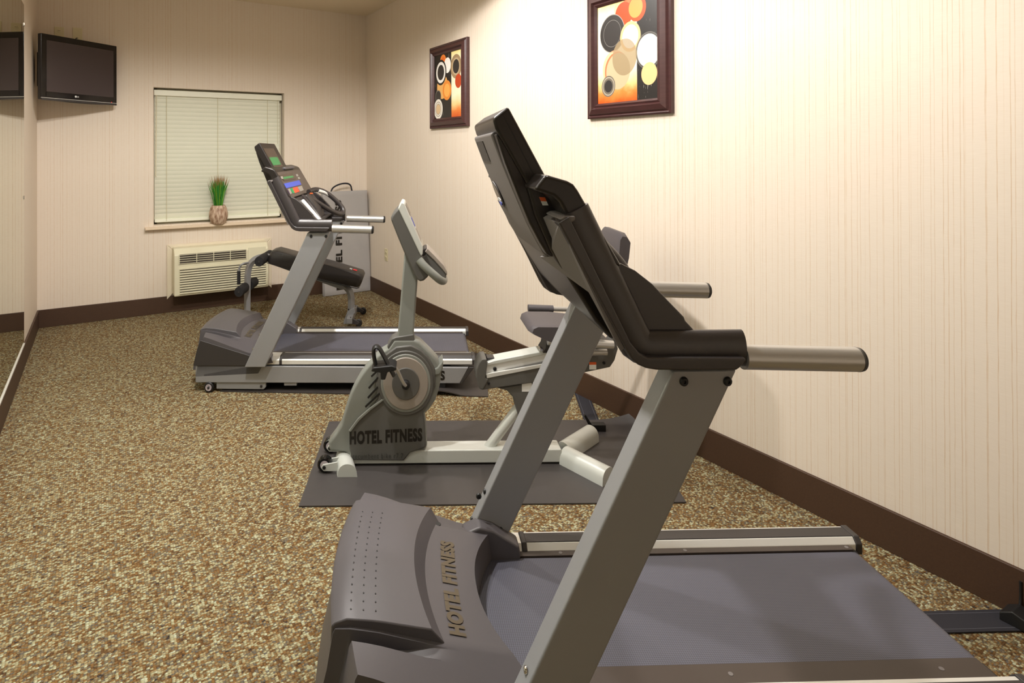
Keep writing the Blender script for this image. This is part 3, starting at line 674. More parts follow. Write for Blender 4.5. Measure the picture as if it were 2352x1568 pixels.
        box(t, 'rear_foot', 'black', (L-0.24, w+0.0, 0.008), (L-0.19, w+0.035, 0.06), 0.004)
    # motor hood: crowned shell with a concave rear edge
    C = 0.345; W0, W1 = 0.0, 0.69; nw = 44
    def xr(w): return 0.262+0.085*min(1.6, abs(w-C)/0.25)**2.2 if abs(w-C) < 0.30 else 0.262+0.085*(0.30/0.25)**2.2
    def zb(x, w):
        pts_ = [(-0.13, 0.374), (-0.08, 0.388), (0.0, 0.377), (0.15, 0.343), (0.27, 0.318), (0.40, 0.296)]
        for (a, b), (c, d_) in zip(pts_, pts_[1:]):
            if x <= c: break
        z = b+(d_-b)*(x-a)/(c-a); q = abs(w-C)
        z -= max(0, q-0.22)*0.35*max(0, min(1, (x+0.05)/0.3))
        if 0.232 < C-w < 0.262 and x < 0.15: z -= 0.030*min(1, (0.15-x)/0.10)
        if w > C+0.255: z -= 0.012
        return z
    def xf(w): q = abs(w-C)/0.25; return -0.118+0.026*q*q + (0.035 if w < C-0.230 else 0)
    loops = []
    ws_ = sorted([W0+(W1-W0)*i/nw for i in range(nw+1)] + [C+sg_*d_ for sg_ in (-1, 1) for d_ in (0.2275, 0.2315, 0.234, 0.260, 0.263)])
    for w in ws_:
        a, b = xf(w), xr(w); lp = [(a-0.055, w, 0.10), (a-0.042, w, 0.20), (a-0.02, w, 0.29), (a-0.006, w, zb(a, w)-0.012)]
        for k in range(13):
            x = a+(b-a)*k/12; lp.append((x, w, zb(x, w)))
        lp += [(b+0.004, w, zb(b, w)-0.02), (b+0.012, w, 0.215), (b-0.05, w, 0.205), (b-0.08, w, 0.12)]
        loops.append([Z3(p) if p[2] > 0.18 else p for p in lp])
    hd = loft(t, 'motor_hood', 'hood', loops, smooth=32)
    for w0, w1 in ((-0.006, 0.004),):
        prism(t, 'hood_side_panel', 'dark', S([(-0.102, 0.20), (-0.078, 0.30), (-0.055, 0.360), (0.262, 0.262), (0.240, 0.20)]), w0, w1, 0.003)
    # raised central panel
    loops = []; RW0, RW1 = 0.122, 0.612; m = 26
    def xrr(w): q = abs(w-0.345)/0.25; return 0.092+0.050*q*q
    for i in range(m+1):
        w = RW0+(RW1-RW0)*i/m; a = xf(0.345+(w-0.345)*0.98)-0.004; b = xrr(w)
        cz = 0.008*(1-((w-0.355)/0.25)**2)
        up = lambda x: zb(x, 0.345)+0.014+cz+0.012*max(0, (x-a)/0.24)
        lp = [(a-0.006, w, 0.33), (a-0.004, w, up(a)-0.012), (a+0.004, w, up(a)-0.002)]
        for k in range(1, 9): x = a+0.004+(b-a-0.004)*k/8; lp.append((x, w, up(x)))
        lp += [(b+0.030, w, zb(b+0.03, w)+0.001), (b+0.030, w, 0.30), (a, w, 0.30)]
        loops.append([Z3(p) for p in lp])
    rp = loft(t, 'raised_panel', 'hood', loops, smooth=35)
    bev(rp, 0.003, 2, 50)
    v = []; f = []
    for ci, x in enumerate((-0.070, -0.040, -0.010)):
        for k in range(16):
            w = 0.150+k*0.0255; cz = 0.008*(1-((w-0.355)/0.25)**2)
            a = xf(0.345+(w-0.345)*0.98)-0.004
            x_ = x+0.012*(((w-0.345)/0.25)**2); z = zb(x_, 0.345)+0.014+cz+0.012*max(0, (x_-a)/0.24)+0.0012+D
            b0 = len(v); r_ = 0.0022
            v += [(x_+r_*math.cos(q*PI/3), w+r_*math.sin(q*PI/3), z) for q in range(6)]; f.append(tuple(range(b0, b0+6)))
    po = link('vent_holes', mesh('vent_holes', v, f), 'black', t); po['kind'] = 'stuff'
    def hoodtext(u, v):   # u along the word, v across letter height; the word reads away from the near side
        w = 0.150+u*0.345; q = abs(w-0.345)/0.25
        x = 0.192-0.008+0.040*q*q*0.3 + (0.020-v*0.042); return (x+0.006, w, zb(x+0.006, w)+0.0024+D)
    lettering(t, 'hood_lettering', 'textbrown', 'HOTEL FITNESS', hoodtext, 0.06, 1.1)['label'] = 'taupe metallic lettering on the hood'
    disc(t, 'hood_screw', 'black', (0.168, 0.575, zb(0.168, 0.575)+D), 0.011, 0.002, 'z', 16)
    for w0, w1 in ((0.565, 0.625),):
        prism(t, 'hood_horn', 'hood', S([(0.24, 0.22), (0.25, 0.310), (0.30, 0.330), (0.345, 0.318), (0.425, 0.268), (0.430, 0.235), (0.425, 0.222)]), w0, w1, 0.008)
    # uprights
    up = [(0.237, 0.206), (0.633, 1.045), (0.770, 1.045), (0.365, 0.206)]
    for k, (w0, w1) in enumerate(((-0.052, 0.006), (0.612, 0.668))):
        prism(t, 'upright', 'silver', S(up), w0, w1, 0.006)
        for bx, bz in ((0.655, 1.022), (0.748, 1.021)): bolt(t, bx, w0, bz+D)
        bolt(t, 0.303, w0, 0.402+D) if k else None
        if k: bolt(t, 0.372, w0, 0.292+D)
        for zz in (0.40, 0.31):
            xx = 0.237+(zz-0.206)*0.472; bolt(t, xx-0.001, (w0+w1)/2, zz+D, 'front', 0.008, 'chrome' if not k else 'black')
    # arm shrouds with rounded top tube, hand bars
    sk = [(0.385, 1.359), (0.407, 1.372), (0.534, 1.112), (0.552, 1.09), (0.57, 1.081), (0.774, 1.078), (0.773, 1.072), (0.761, 1.058), (0.753, 1.053), (0.587, 1.055), (0.565, 1.059), (0.549, 1.066), (0.537, 1.076), (0.527, 1.091)]
    tp = [(0.422, 1.38), (0.55, 1.115), (0.559, 1.101), (0.569, 1.094), (0.585, 1.089), (0.681, 1.088), (0.784, 1.088)]
    for k, c in ((0, -0.042), (1, 0.638)):
        D_ = D; D = D_-0.011*k; S = lambda pr: [(a-0.010*k, b+D) for a, b in pr]
        w0, w1 = c-0.036, c+0.036
        sh = prism(t, 'arm_shroud', 'shroud', S(sk), w0, w1, 0.005, ang=50)
        pts3 = [(a-0.010*k, c, b+D) for a, b in tp]
        v, f = tubemesh(pts3, 0.0385, 24, 0.54)
        link('rounded_top', mesh('rounded_top', v, f), 'shroud', t, smooth=60)
        bb = tube(t, 'hand_bar', 'bar', [(0.786, c, 1.068+D), (1.034+0.025*k, c, 1.060+D)], 0.0255, 28, 0)
        tube(t, 'bar_end_cap', 'black', [(1.032+0.025*k, c, 1.060+D), (1.040+0.025*k, c, 1.0598+D), (1.045+0.025*k, c, 1.0596+D)], [0.0258, 0.0245, 0.018], 28, 0)
        D = D_; S = lambda pr: [(a, b+D) for a, b in pr]
    for w0, w1 in ((-0.04, -0.012), (0.608, 0.636)):
        prism(t, 'cheek_panel', 'shroud', S([(0.499, 1.261), (0.52, 1.265), (0.527, 1.268), (0.559, 1.252), (0.596, 1.223), (0.629, 1.188), (0.663, 1.153), (0.666, 1.145), (0.703, 1.105), (0.689, 1.086), (0.596, 1.087), (0.549, 1.116)]), w0, w1, 0.004)
    prism(t, 'tray', 'dark', S([(0.52, 1.25), (0.545, 1.25), (0.575, 1.16), (0.60, 1.11), (0.68, 1.10), (0.68, 1.088), (0.55, 1.085), (0.50, 1.20)]), -0.012, 0.608, 0.003)
    # console: lower slab, inner body, upper display box, back shell
    prism(t, 'console_bezel', 'consoleback', S([(0.34, 1.425), (0.365, 1.457), (0.412, 1.443), (0.425, 1.436), (0.434, 1.424), (0.527, 1.263), (0.495, 1.263), (0.413, 1.366), (0.406, 1.377), (0.395, 1.398), (0.381, 1.411)]), -0.052, 0.665, 0.008, ang=25)
    prism(t, 'console_body', 'consoleback', S([(0.345, 1.430), (0.375, 1.440), (0.435, 1.395), (0.520, 1.240), (0.560, 1.085), (0.538, 1.078), (0.500, 1.12), (0.400, 1.28), (0.365, 1.36)]), 0.045, 0.600, 0.008)
    prism(t, 'display_box', 'consoleback', S([(0.269, 1.581), (0.305, 1.609), (0.386, 1.458), (0.398, 1.434), (0.35, 1.425), (0.276, 1.557)]), 0.05, 0.425, 0.008)
    prism(t, 'front_cap', 'plate', S([(0.271, 1.579), (0.275, 1.585), (0.286, 1.591), (0.29, 1.558), (0.28, 1.554), (0.277, 1.555)]), 0.085, 0.415, 0.004)
    prism(t, 'box_seam', 'black', S([(0.29, 1.593), (0.291, 1.594), (0.368, 1.445), (0.366, 1.444)]), 0.0492, 0.06)
    prism(t, 'back_shell', 'plate', S([(0.271, 1.547), (0.296, 1.48), (0.326, 1.408), (0.355, 1.339), (0.378, 1.295), (0.394, 1.267), (0.402, 1.257), (0.43, 1.262), (0.459, 1.288), (0.439, 1.37), (0.367, 1.422), (0.298, 1.536), (0.279, 1.553)]), 0.10, 0.435, 0.010, ang=40)
    prism(t, 'shell_flank', 'consoleback', S([(0.277, 1.548), (0.299, 1.48), (0.327, 1.409), (0.355, 1.341), (0.378, 1.297), (0.394, 1.271), (0.402, 1.264), (0.424, 1.267), (0.445, 1.291), (0.435, 1.372), (0.364, 1.423), (0.293, 1.536)]), 0.060, 0.36, 0.010, ang=40)
    g0, g1, b0_, b1_ = [(0.275, 1.534), (0.296, 1.48), (0.318, 1.425), (0.349, 1.352)]
    prism(t, 'speaker_grille', 'dark', S([(g0[0]-0.0015, g0[1]), (g1[0]-0.0015, g1[1]), (g1[0]+0.003, g1[1]), (g0[0]+0.003, g0[1])]), 0.27, 0.41, 0.0)
    def onshell(s0, s1, w0, w1, nm, mt, o_, par=t):
        q0 = (b0_[0]+(b1_[0]-b0_[0])*s0, b0_[1]+(b1_[1]-b0_[1])*s0); q1 = (b0_[0]+(b1_[0]-b0_[0])*s1, b0_[1]+(b1_[1]-b0_[1])*s1); cw = (w0+w1)/2; cs = (s0+s1)/2
        lo = []
        for oo in (o_, 0.002):
            lp = []
            for k in range(20):
                s = cs+(s1-s0)/2*math.cos(2*PI*k/20); w = cw+(w1-w0)/2*math.sin(2*PI*k/20)
                lp.append((b0_[0]+(b1_[0]-b0_[0])*s-oo*0.9, w, b0_[1]+(b1_[1]-b0_[1])*s-oo*0.4+D))
            lo.append(lp)
        return loft(par, nm, mt, lo, smooth=30)
    bd = onshell(0.0, 1.0, 0.33, 0.41, 'round_badge', 'plate', 0.004)
    onshell(0.06, 0.94, 0.335, 0.405, 'badge_face', 'blackgloss', 0.005, bd); onshell(0.62, 0.78, 0.345, 0.40, 'white_emblem', 'white', 0.006, bd); onshell(0.76, 0.92, 0.355, 0.39, 'blue_emblem', 'blue', 0.0065, bd)
    if near_hi:
        q = [(0.373, 1.403), (0.386, 1.402), (0.394, 1.384), (0.381, 1.384)]
        mid = [((q[0][0]+q[3][0])/2, (q[0][1]+q[3][1])/2), ((q[1][0]+q[2][0])/2, (q[1][1]+q[2][1])/2)]
        sb = prism(t, 'warning_sticker', 'white', [q[0], q[1], q[2], q[3]], 0.0436, 0.0448)
        prism(sb, 'orange_header', 'orange', [q[0], q[1], mid[1], mid[0]], 0.0430, 0.0446)
    # angled webs joining shell and arms
    for s in (0,):
        mw = (lambda w: w-0.04) if not s else (lambda w: 0.688-w)
        P = [(q[0], (q[1] if not s else 0.598-q[1]), q[2]) for q in [(0.3878, -0.072, 1.3578), (0.3819, 0.05, 1.3564), (0.4073, 0.09, 1.29), (0.4072, 0.09, 1.2596), (0.3961, 0.14, 1.2509), (0.4616, -0.03, 1.2051), (0.5148, -0.07, 1.0928)]]
        if s: P[4] = (P[4][0]+0.04, P[4][1], P[4][2]-0.01); P[3] = (P[3][0]+0.02, P[3][1], P[3][2])
        P = [Z3(p) for p in P]; Q = [(a+0.016, b, c+0.010) for a, b, c in P]
        loft(t, 'angled_web', 'plate', [P, Q], smooth=20)
    prism(t, 'shroud_ledge', 'plate', S([(0.388, 1.366), (0.398, 1.372), (0.421, 1.372), (0.421, 1.363), (0.406, 1.354)]), -0.074, 0.06, 0.003)
    # display face on the user side (s runs down the face from p0, w across)
    def quad(p0, p1, name, mat, pts, off, th=0.002, par=t):
        dx, dz_ = p1[0]-p0[0], p1[1]-p0[1]; l = math.hypot(dx, dz_); dx /= l; dz_ /= l; nx_, nz_ = -dz_, dx
        if nx_ < 0: nx_, nz_ = -nx_, -nz_
        lo = []
        for o_ in (off, off+th): lo.append([(p0[0]+dx*s+nx_*o_, max(w, -0.03), p0[1]+dz_*s+nz_*o_+D) for s, w in pts])
        return loft(par, name, mat, lo, smooth=20)
    U0, U1 = (0.303, 1.610), (0.392, 1.442)
    quad(U0, U1, 'display_screen', 'lcddark', [(0.0458, 0.0618), (0.0429, 0.3262), (0.2056, 0.3202), (0.2182, 0.0961)], 0.0005)
    quad(U0, U1, 'green_readout', 'lcdgreen', [(0.1126, 0.0892), (0.1106, 0.2955), (0.169, 0.2868), (0.17, 0.0854)], 0.0015)
    quad(U0, U1, 'screen_emblem', 'greyprint', [(0.184, 0.1369), (0.1839, 0.2645), (0.1941, 0.2691), (0.1954, 0.1384)], 0.0018, 0.0012)
    K0, K1 = ((0.434, 1.424), (0.527, 1.263))
    kp = [('display_window', 'lcddark', 0, 0.001), ('green_readout', 'lcdgreen', 0, 0.0025), ('blue_keypad', 'blue', 0, 0.001), ('purple_key', 'purple', 0, 0.001), ('grey_key', 'greyprint', 0, 0.001), ('green_key', 'green', 0, 0.001), ('red_key', 'redorange', 0, 0.001), ('wide_grey_key', 'greyprint', 0, 0.001), ('small_key', 'greyprint', 0, 0.001), ('small_key', 'greyprint', 0, 0.001), ('small_key', 'greyprint', 0, 0.003)]
    kq = [[(0.0287, -0.0314), (0.0221, 0.349), (0.0724, 0.3453), (0.0722, 0.0141)], [(0.0449, 0.0476), (0.0454, 0.3093), (0.06, 0.3034), (0.0605, 0.0361)], [(0.0888, -0.0284), (0.0869, 0.4246), (0.1223, 0.4072), (0.1218, -0.0266)], [(0.1298, -0.0867), (0.1298, -0.0425), (0.1611, -0.049), (0.1636, -0.0923)], [(0.13, 0.0012), (0.1299, 0.0466), (0.1641, 0.0302), (0.1652, -0.0121)], [(0.1304, 0.0539), (0.1298, 0.1118), (0.1652, 0.1045), (0.166, 0.0553)], [(0.1306, 0.1238), (0.1295, 0.2611), (0.166, 0.2474), (0.1672, 0.1128)], [(0.1321, 0.2688), (0.1307, 0.4048), (0.1661, 0.3825), (0.1676, 0.2697)], [(0.0391, 0.4345), (0.0395, 0.4814), (0.0553, 0.4735), (0.0566, 0.4211)], [(0.0625, 0.4342), (0.0634, 0.4863), (0.0788, 0.4765), (0.0777, 0.4259)], [(0.0389, -0.0166), (0.0396, 0.0299), (0.0566, 0.0234), (0.0575, -0.0234)]]
    quad(K0, K1, 'console_face', 'panel', [(0.006, -0.03), (0.006, 0.640), (0.190, 0.640), (0.190, -0.03)], -0.001, 0.002)
    for (nm, mt, _, of), ps in zip(kp, kq): quad(K0, K1, nm, mt, ps, of)
    prism(t, 'reading_ledge', 'hood', S([(0.400, 1.430), (0.425, 1.448), (0.438, 1.444), (0.440, 1.430)]), 0.19, 0.46, 0.005)
    tube(t, 'grip_sensor', 'bright', [(0.560, 0.15, 1.225+D), (0.60, 0.12, 1.190+D), (0.655, 0.085, 1.135+D), (0.69, 0.07, 1.10+D)], 0.015, 14)
    tube(t, 'grip_sensor', 'bright', [(0.60, 0.50, 1.270+D), (0.65, 0.555, 1.250+D), (0.70, 0.575, 1.205+D)], 0.014, 14)
    tube(t, 'grip_loop', 'shroud', [(0.55, 0.40, 1.27+D), (0.58, 0.50, 1.285+D), (0.65, 0.56, 1.255+D), (0.74, 0.585, 1.17+D), (0.775, 0.58, 1.12+D), (0.755, 0.54, 1.095+D), (0.70, 0.45, 1.13+D), (0.61, 0.36, 1.205+D), (0.55, 0.33, 1.25+D)], 0.017, 14)
    tube(t, 'grip_loop', 'shroud', [(0.54, 0.25, 1.25+D), (0.585, 0.20, 1.215+D), (0.65, 0.14, 1.15+D), (0.695, 0.10, 1.10+D)], 0.013, 14)
    prism(t, 'centre_hump', 'dark', S([(0.53, 1.25), (0.57, 1.26), (0.64, 1.17), (0.66, 1.10), (0.58, 1.09)]), 0.24, 0.44, 0.01)
    disc(t, 'safety_button', 'orange', (0.575, 0.37, 1.258+D), 0.012, 0.006, 'z', 14)
    return t
treadmill((0.5142, 1.1655, 0.0), -27.2, 0.0, 1.545, 'nearest treadmill, grey with charcoal console seen from behind', True)
treadmill((0.5975, 3.8995, 0.0), -29.0, -0.03, 1.68, 'farther treadmill by the window, grey with lit green display', False)

# ------------------------------------------------------------------ recumbent bike
bk_ = thing('exercise_bike', 'grey recumbent exercise bike on a rubber mat between the two treadmills', 'exercise bike', (0.9984, 2.5538, 0.0), math.radians(-28))
CW = 0.145
shell = [(0.184, 0.568), (0.151, 0.549), (0.127, 0.528), (0.075, 0.47), (0.048, 0.433), (0.025, 0.393), (0.006, 0.356), (-0.009, 0.318), (-0.03, 0.254), (-0.043, 0.203), (-0.072, 0.156), (-0.104, 0.115), (-0.098, 0.073), (-0.049, 0.072), (-0.016, 0.068), (-0.005, 0.035), (0.004, 0.026), (0.26, 0.022), (0.292, 0.059), (0.372, 0.088), (0.372, 0.105), (0.366, 0.2), (0.36, 0.251), (0.384, 0.274), (0.412, 0.315), (0.427, 0.359), (0.437, 0.409), (0.441, 0.461), (0.425, 0.507), (0.391, 0.545), (0.339, 0.596), (0.312, 0.609), (0.213, 0.609)]
prism(bk_, 'body_shell', 'bike', shell, CW-0.045, CW+0.045, 0.014, ang=60)
inner = [(0.001, 0.19), (0.057, 0.251), (0.116, 0.303), (0.136, 0.328), (0.124, 0.407), (0.137, 0.479), (0.172, 0.541), (0.224, 0.578), (0.297, 0.586), (0.345, 0.561), (0.38, 0.526), (0.411, 0.467), (0.411, 0.384), (0.38, 0.311), (0.353, 0.27), (0.361, 0.208), (0.367, 0.11), (0.365, 0.097), (0.29, 0.071), (0.258, 0.034), (0.007, 0.038), (-0.001, 0.096)]
prism(bk_, 'side_panel', 'bikedark', inner, CW-0.058, CW+0.058, 0.008, ang=60)
fin = [(-0.004, 0.181), (0.04, 0.239), (0.098, 0.29), (0.169, 0.34), (0.174, 0.334), (0.105, 0.282), (0.048, 0.231), (0.007, 0.177)]
prism(bk_, 'swoosh_rib', 'bike', fin, CW-0.064, CW-0.05, 0.002)
for a in [[(0.09, 0.386), (0.136, 0.438), (0.14, 0.43), (0.095, 0.378)], [(0.086, 0.34), (0.134, 0.392), (0.138, 0.384), (0.09, 0.332)], [(0.074, 0.297), (0.144, 0.363), (0.149, 0.355), (0.078, 0.289)], [(0.103, 0.442), (0.132, 0.469), (0.136, 0.461), (0.107, 0.434)]]:
    prism(bk_, 'vent_slot', 'black', a, CW-0.0590, CW-0.055)
dc = (0.2698, 0.08, 0.4076)
def ell(name, mat, rx, y0, y1, sq=1.17, par=bk_, b=0.003): return lathe(par, name, mat, [(rx, y0), (rx, y1+b), (rx-b, y1)], (dc[0], 0, dc[2]), 'y', 48, sq)
ell('hub_rim', 'bikedark', 0.132, CW, CW-0.064)
ell('rim_ring', 'bike', 0.122, CW, CW-0.067, b=0.006)
ell('round_cover', 'disc', 0.107, CW, CW-0.071)
ell('centre_cover', 'bikedark', 0.066, CW, CW-0.075)
cr_ = lathe(bk_, 'crank_hub', 'black', [(0.019, CW-0.07), (0.019, CW-0.09), (0.012, CW-0.096)], (dc[0], 0, dc[2]), 'y', 20, 1.15)
pp = (0.1926, 0.0, 0.5078)
tube(bk_, 'crank_arm', 'bar', [(dc[0], CW-0.092, dc[2]), (dc[0]-0.01, CW-0.10, dc[2]+0.012), (pp[0]+0.035, CW-0.115, pp[2]+0.02-0.03), (pp[0]+0.01, CW-0.125, pp[2]+0.01)], 0.0085, 12, 1)
pc = (0.1796, -0.02, 0.5312)
pd = prism(bk_, 'pedal', 'black', [(pc[0]-0.065, pc[2]-0.012), (pc[0]-0.055, pc[2]+0.006), (pc[0]+0.03, pc[2]+0.014), (pc[0]+0.05, pc[2]+0.006), (pc[0]+0.05, pc[2]-0.008), (pc[0]+0.01, pc[2]-0.016), (pc[0]+0.0, pc[2]-0.05), (pc[0]-0.02, pc[2]-0.05), (pc[0]-0.022, pc[2]-0.018)], -0.07, 0.025, 0.005)
sp_ = [Vector(p) for p in [(pc[0]-0.045, -0.03, pc[2]+0.0), (pc[0]-0.055, -0.03, pc[2]+0.05), (pc[0]-0.055, -0.03, pc[2]+0.085), (pc[0]-0.035, -0.03, pc[2]+0.092), (pc[0]-0.01, -0.03, pc[2]+0.05), (pc[0]+0.03, -0.03, pc[2]-0.03), (pc[0]+0.038, -0.03, pc[2]-0.045)]]
v, f = tubemesh(smoothpath(sp_, 2), 0.009, 10, 2.4)
link('toe_strap', mesh('toe_strap', v, f), 'black', bk_, smooth=50)
# far pedal and crank
tube(bk_, 'crank_arm', 'bar', [(dc[0], CW+0.07, dc[2]), (dc[0]+0.10, CW+0.11, dc[2]-0.10)], 0.0085, 12, 0)
prism(bk_, 'pedal', 'black', [(dc[0]+0.05, dc[2]-0.115), (dc[0]+0.16, dc[2]-0.105), (dc[0]+0.16, dc[2]-0.09), (dc[0]+0.05, dc[2]-0.09)], CW+0.11, CW+0.20, 0.004)
lettering(bk_, 'black_lettering', 'text', 'HOTEL FITNESS', lambda u, w: (0.0006+u*0.3474, CW-0.0592, 0.1139+u*0.0139+w*0.0644), 0.05, 1.12)
lettering(bk_, 'model_lettering', 'textfaint', 'recumbent bike r7.7', lambda u, w: (0.015+u*0.2412, CW-0.0592, 0.0473+w*0.024), 0.0, 1.2)
# bottle holder behind the body
bh = [(0.372, 0.437), (0.412, 0.456), (0.438, 0.483), (0.45, 0.512), (0.44, 0.519), (0.419, 0.517), (0.419, 0.525), (0.45, 0.508), (0.442, 0.441), (0.421, 0.433)]
prism(bk_, 'bottle_holder', 'bike', [(0.372, 0.454), (0.421, 0.477), (0.45, 0.512), (0.448, 0.468), (0.433, 0.441), (0.408, 0.437)], CW-0.052, CW+0.05, 0.008)
prism(bk_, 'holder_cup', 'bikedark', [(0.333, 0.588), (0.354, 0.557), (0.388, 0.539), (0.413, 0.514), (0.426, 0.48), (0.392, 0.459), (0.366, 0.483), (0.341, 0.536)], CW-0.035, CW+0.035, 0.006)
# collar and mast
prism(bk_, 'mast_collar', 'bikedark', [(0.22, 0.62), (0.308, 0.634), (0.314, 0.598), (0.287, 0.573), (0.255, 0.567), (0.209, 0.546), (0.184, 0.563), (0.18, 0.576), (0.201, 0.611)], CW-0.042, CW+0.042, 0.006)
m0, m1 = (0.2256, 0.115, 0.6086), (0.3055, 0.115, 0.6207); m2, m3 = (0.3361, 0.115, 1.0033), (0.2645, 0.115, 1.0247)
prism(bk_, 'mast', 'bike', [(m0[0], m0[2]-0.03), (m1[0], m1[2]-0.03), (m2[0], m2[2]), (m3[0], m3[2])], CW-0.033, CW+0.033, 0.010)
# console of the bike
cn = [(0.212, 1.22), (0.239, 1.249), (0.26, 1.244), (0.299, 1.147), (0.346, 1.027), (0.36, 1.0), (0.381, 0.926), (0.356, 0.903), (0.34, 0.9), (0.327, 0.907), (0.313, 0.931), (0.272, 1.019), (0.235, 1.108), (0.204, 1.187), (0.202, 1.201)]
prism(bk_, 'console_back', 'bikedark', cn, 0.04, 0.25, 0.012, ang=40)
fc = [(0.25, 1.27), (0.26, 1.245), (0.299, 1.149), (0.348, 1.023), (0.329, 1.019), (0.285, 1.138), (0.235, 1.245)]
prism(bk_, 'console_frame', 'whitemetal', [(0.236, 1.246), (0.252, 1.275), (0.266, 1.27), (0.352, 1.065), (0.352, 1.028), (0.344, 1.02), (0.334, 1.04)], 0.035, 0.255, 0.006)
cf0, cf1 = (0.2664, 0.05, 1.2659), (0.3502, 0.05, 1.064)
def bq(name, mat, s0, s1, y0, y1, off):
    a = (cf0[0]+(cf1[0]-cf0[0])*s0+off*0.93, cf0[2]+(cf1[2]-cf0[2])*s0+off*0.37); b = (cf0[0]+(cf1[0]-cf0[0])*s1+off*0.93, cf0[2]+(cf1[2]-cf0[2])*s1+off*0.37)
    prism(bk_, name, mat, [a, b, (b[0]-0.003, b[1]-0.001), (a[0]-0.003, a[1]-0.001)], y0, y1)
bq('display_window', 'lcddark', 0.04, 0.30, 0.07, 0.22, 0.003); bq('console_face', 'disc', 0.32, 0.95, 0.06, 0.23, 0.002)
bq('blue_readout', 'blue', 0.35, 0.55, 0.075, 0.12, 0.004); bq('small_key', 'white', 0.56, 0.60, 0.075, 0.12, 0.004)
prism(bk_, 'lower_console', 'bikedark', [(0.346, 1.007), (0.361, 1.019), (0.381, 1.036), (0.412, 1.011), (0.454, 0.959), (0.466, 0.932), (0.462, 0.903), (0.437, 0.891), (0.404, 0.907)], 0.07, 0.22, 0.008, ang=40)
prism(bk_, 'lower_console_face', 'disc', [(0.363, 1.036), (0.375, 1.052), (0.408, 1.019), (0.452, 0.971), (0.468, 0.94), (0.468, 0.924), (0.441, 0.957), (0.404, 0.998)], 0.065, 0.225, 0.003)
for k in (0, 1):
    prism(bk_, 'blue_key', 'blue', [(0.388, 1.034), (0.407, 1.016), (0.404, 1.012), (0.386, 1.03)], 0.085+k*0.035, 0.11+k*0.035, 0.0)
prism(bk_, 'socket_block', 'dark', [(0.346, 1.036), (0.363, 1.05), (0.375, 1.05), (0.371, 1.028), (0.354, 1.011)], 0.08, 0.2, 0.002)
hp = [(0.3335, 0.04, 1.0041), (0.3599, 0.03, 0.9732), (0.4108, 0.03, 0.928), (0.438, 0.045, 0.9022), (0.4551, 0.1, 0.8902)]
tube(bk_, 'loop_handle', 'bike', hp + [(hp[-1][0], 0.19, hp[-1][2]), (hp[3][0], 0.245, hp[3][2]), (hp[2][0], 0.26, hp[2][2]), (hp[1][0], 0.26, hp[1][2]), (hp[0][0], 0.25, hp[0][2])], 0.019, 16)
# base: crossbars, centre tube
BZ = 0.007
def arch(y0, y1, cx, hw, h, name, taper=0.0, x0=None, x1=None):
    n = 10; lo = []
    for y, c in ((y0, cx if x0 is None else x0), (y1, cx if x1 is None else x1)):
        lo.append([(c-hw, y, BZ), (c-hw*0.92, y, BZ+h*0.45)] + [(c-hw*0.88*math.cos(PI*k/n), y, BZ+h*0.45+h*0.55*math.sin(PI*k/n)) for k in range(1, n)] + [(c+hw*0.92, y, BZ+h*0.45), (c+hw, y, BZ)])
    return lo
def crossbar(cx, hw, h, y0, y1, name, back0, back1):
    lo = arch(y0, CW-0.03, cx, hw, h, name, x0=back0, x1=cx) + arch(CW+0.03, y1, cx, hw, h, name, x0=cx, x1=back1)
    return loft(bk_, name, 'whitemetal', lo, smooth=35)
crossbar(-0.030, 0.046, 0.060, 0.000, 0.29, 'front_crossbar', 0.0, 0.0)
for y, yy in ((0.055, 1), (0.235, -1)):
    prism(bk_, 'wheel_bracket', 'whitemetal', [(-0.05, BZ+0.012), (-0.115, BZ+0.012), (-0.128, BZ+0.028), (-0.118, BZ+0.043), (-0.05, BZ+0.055)], y-0.026, y-0.020, 0.002)
    prism(bk_, 'wheel_bracket', 'whitemetal', [(-0.05, BZ+0.012), (-0.115, BZ+0.012), (-0.128, BZ+0.028), (-0.118, BZ+0.043), (-0.05, BZ+0.055)], y+0.020, y+0.026, 0.002)
    wh = lathe(bk_, 'transport_wheel', 'blackgloss', [(0.028, -0.018), (0.034, -0.012), (0.034, 0.012), (0.028, 0.018)], (-0.112, y, BZ+0.036), 'y', 28, 1.05)
    lathe(wh, 'wheel_hub', 'pinkgrey', [(0.020, -0.019), (0.020, 0.019)], (-0.112, y, BZ+0.036), 'y', 20, 1.05)
    lathe(wh, 'axle_bolt', 'black', [(0.008, -0.030), (0.008, 0.030)], (-0.112, y, BZ+0.030), 'y', 12, 1.05)
bt0 = 1.0187
box(bk_, 'centre_tube', 'whitemetal', (0.0, CW-0.048, BZ+0.008), (bt0, CW+0.048, BZ+0.072), 0.006)
nose = [(-0.005, 0.13), (-0.005, 0.035), (-0.028, 0.056), (-0.059, 0.068), (-0.095, 0.073), (-0.107, 0.11), (-0.08, 0.148)]
lo = [[(1.03+0.07, CW-0.03, BZ)]]
cx = bt0+0.035
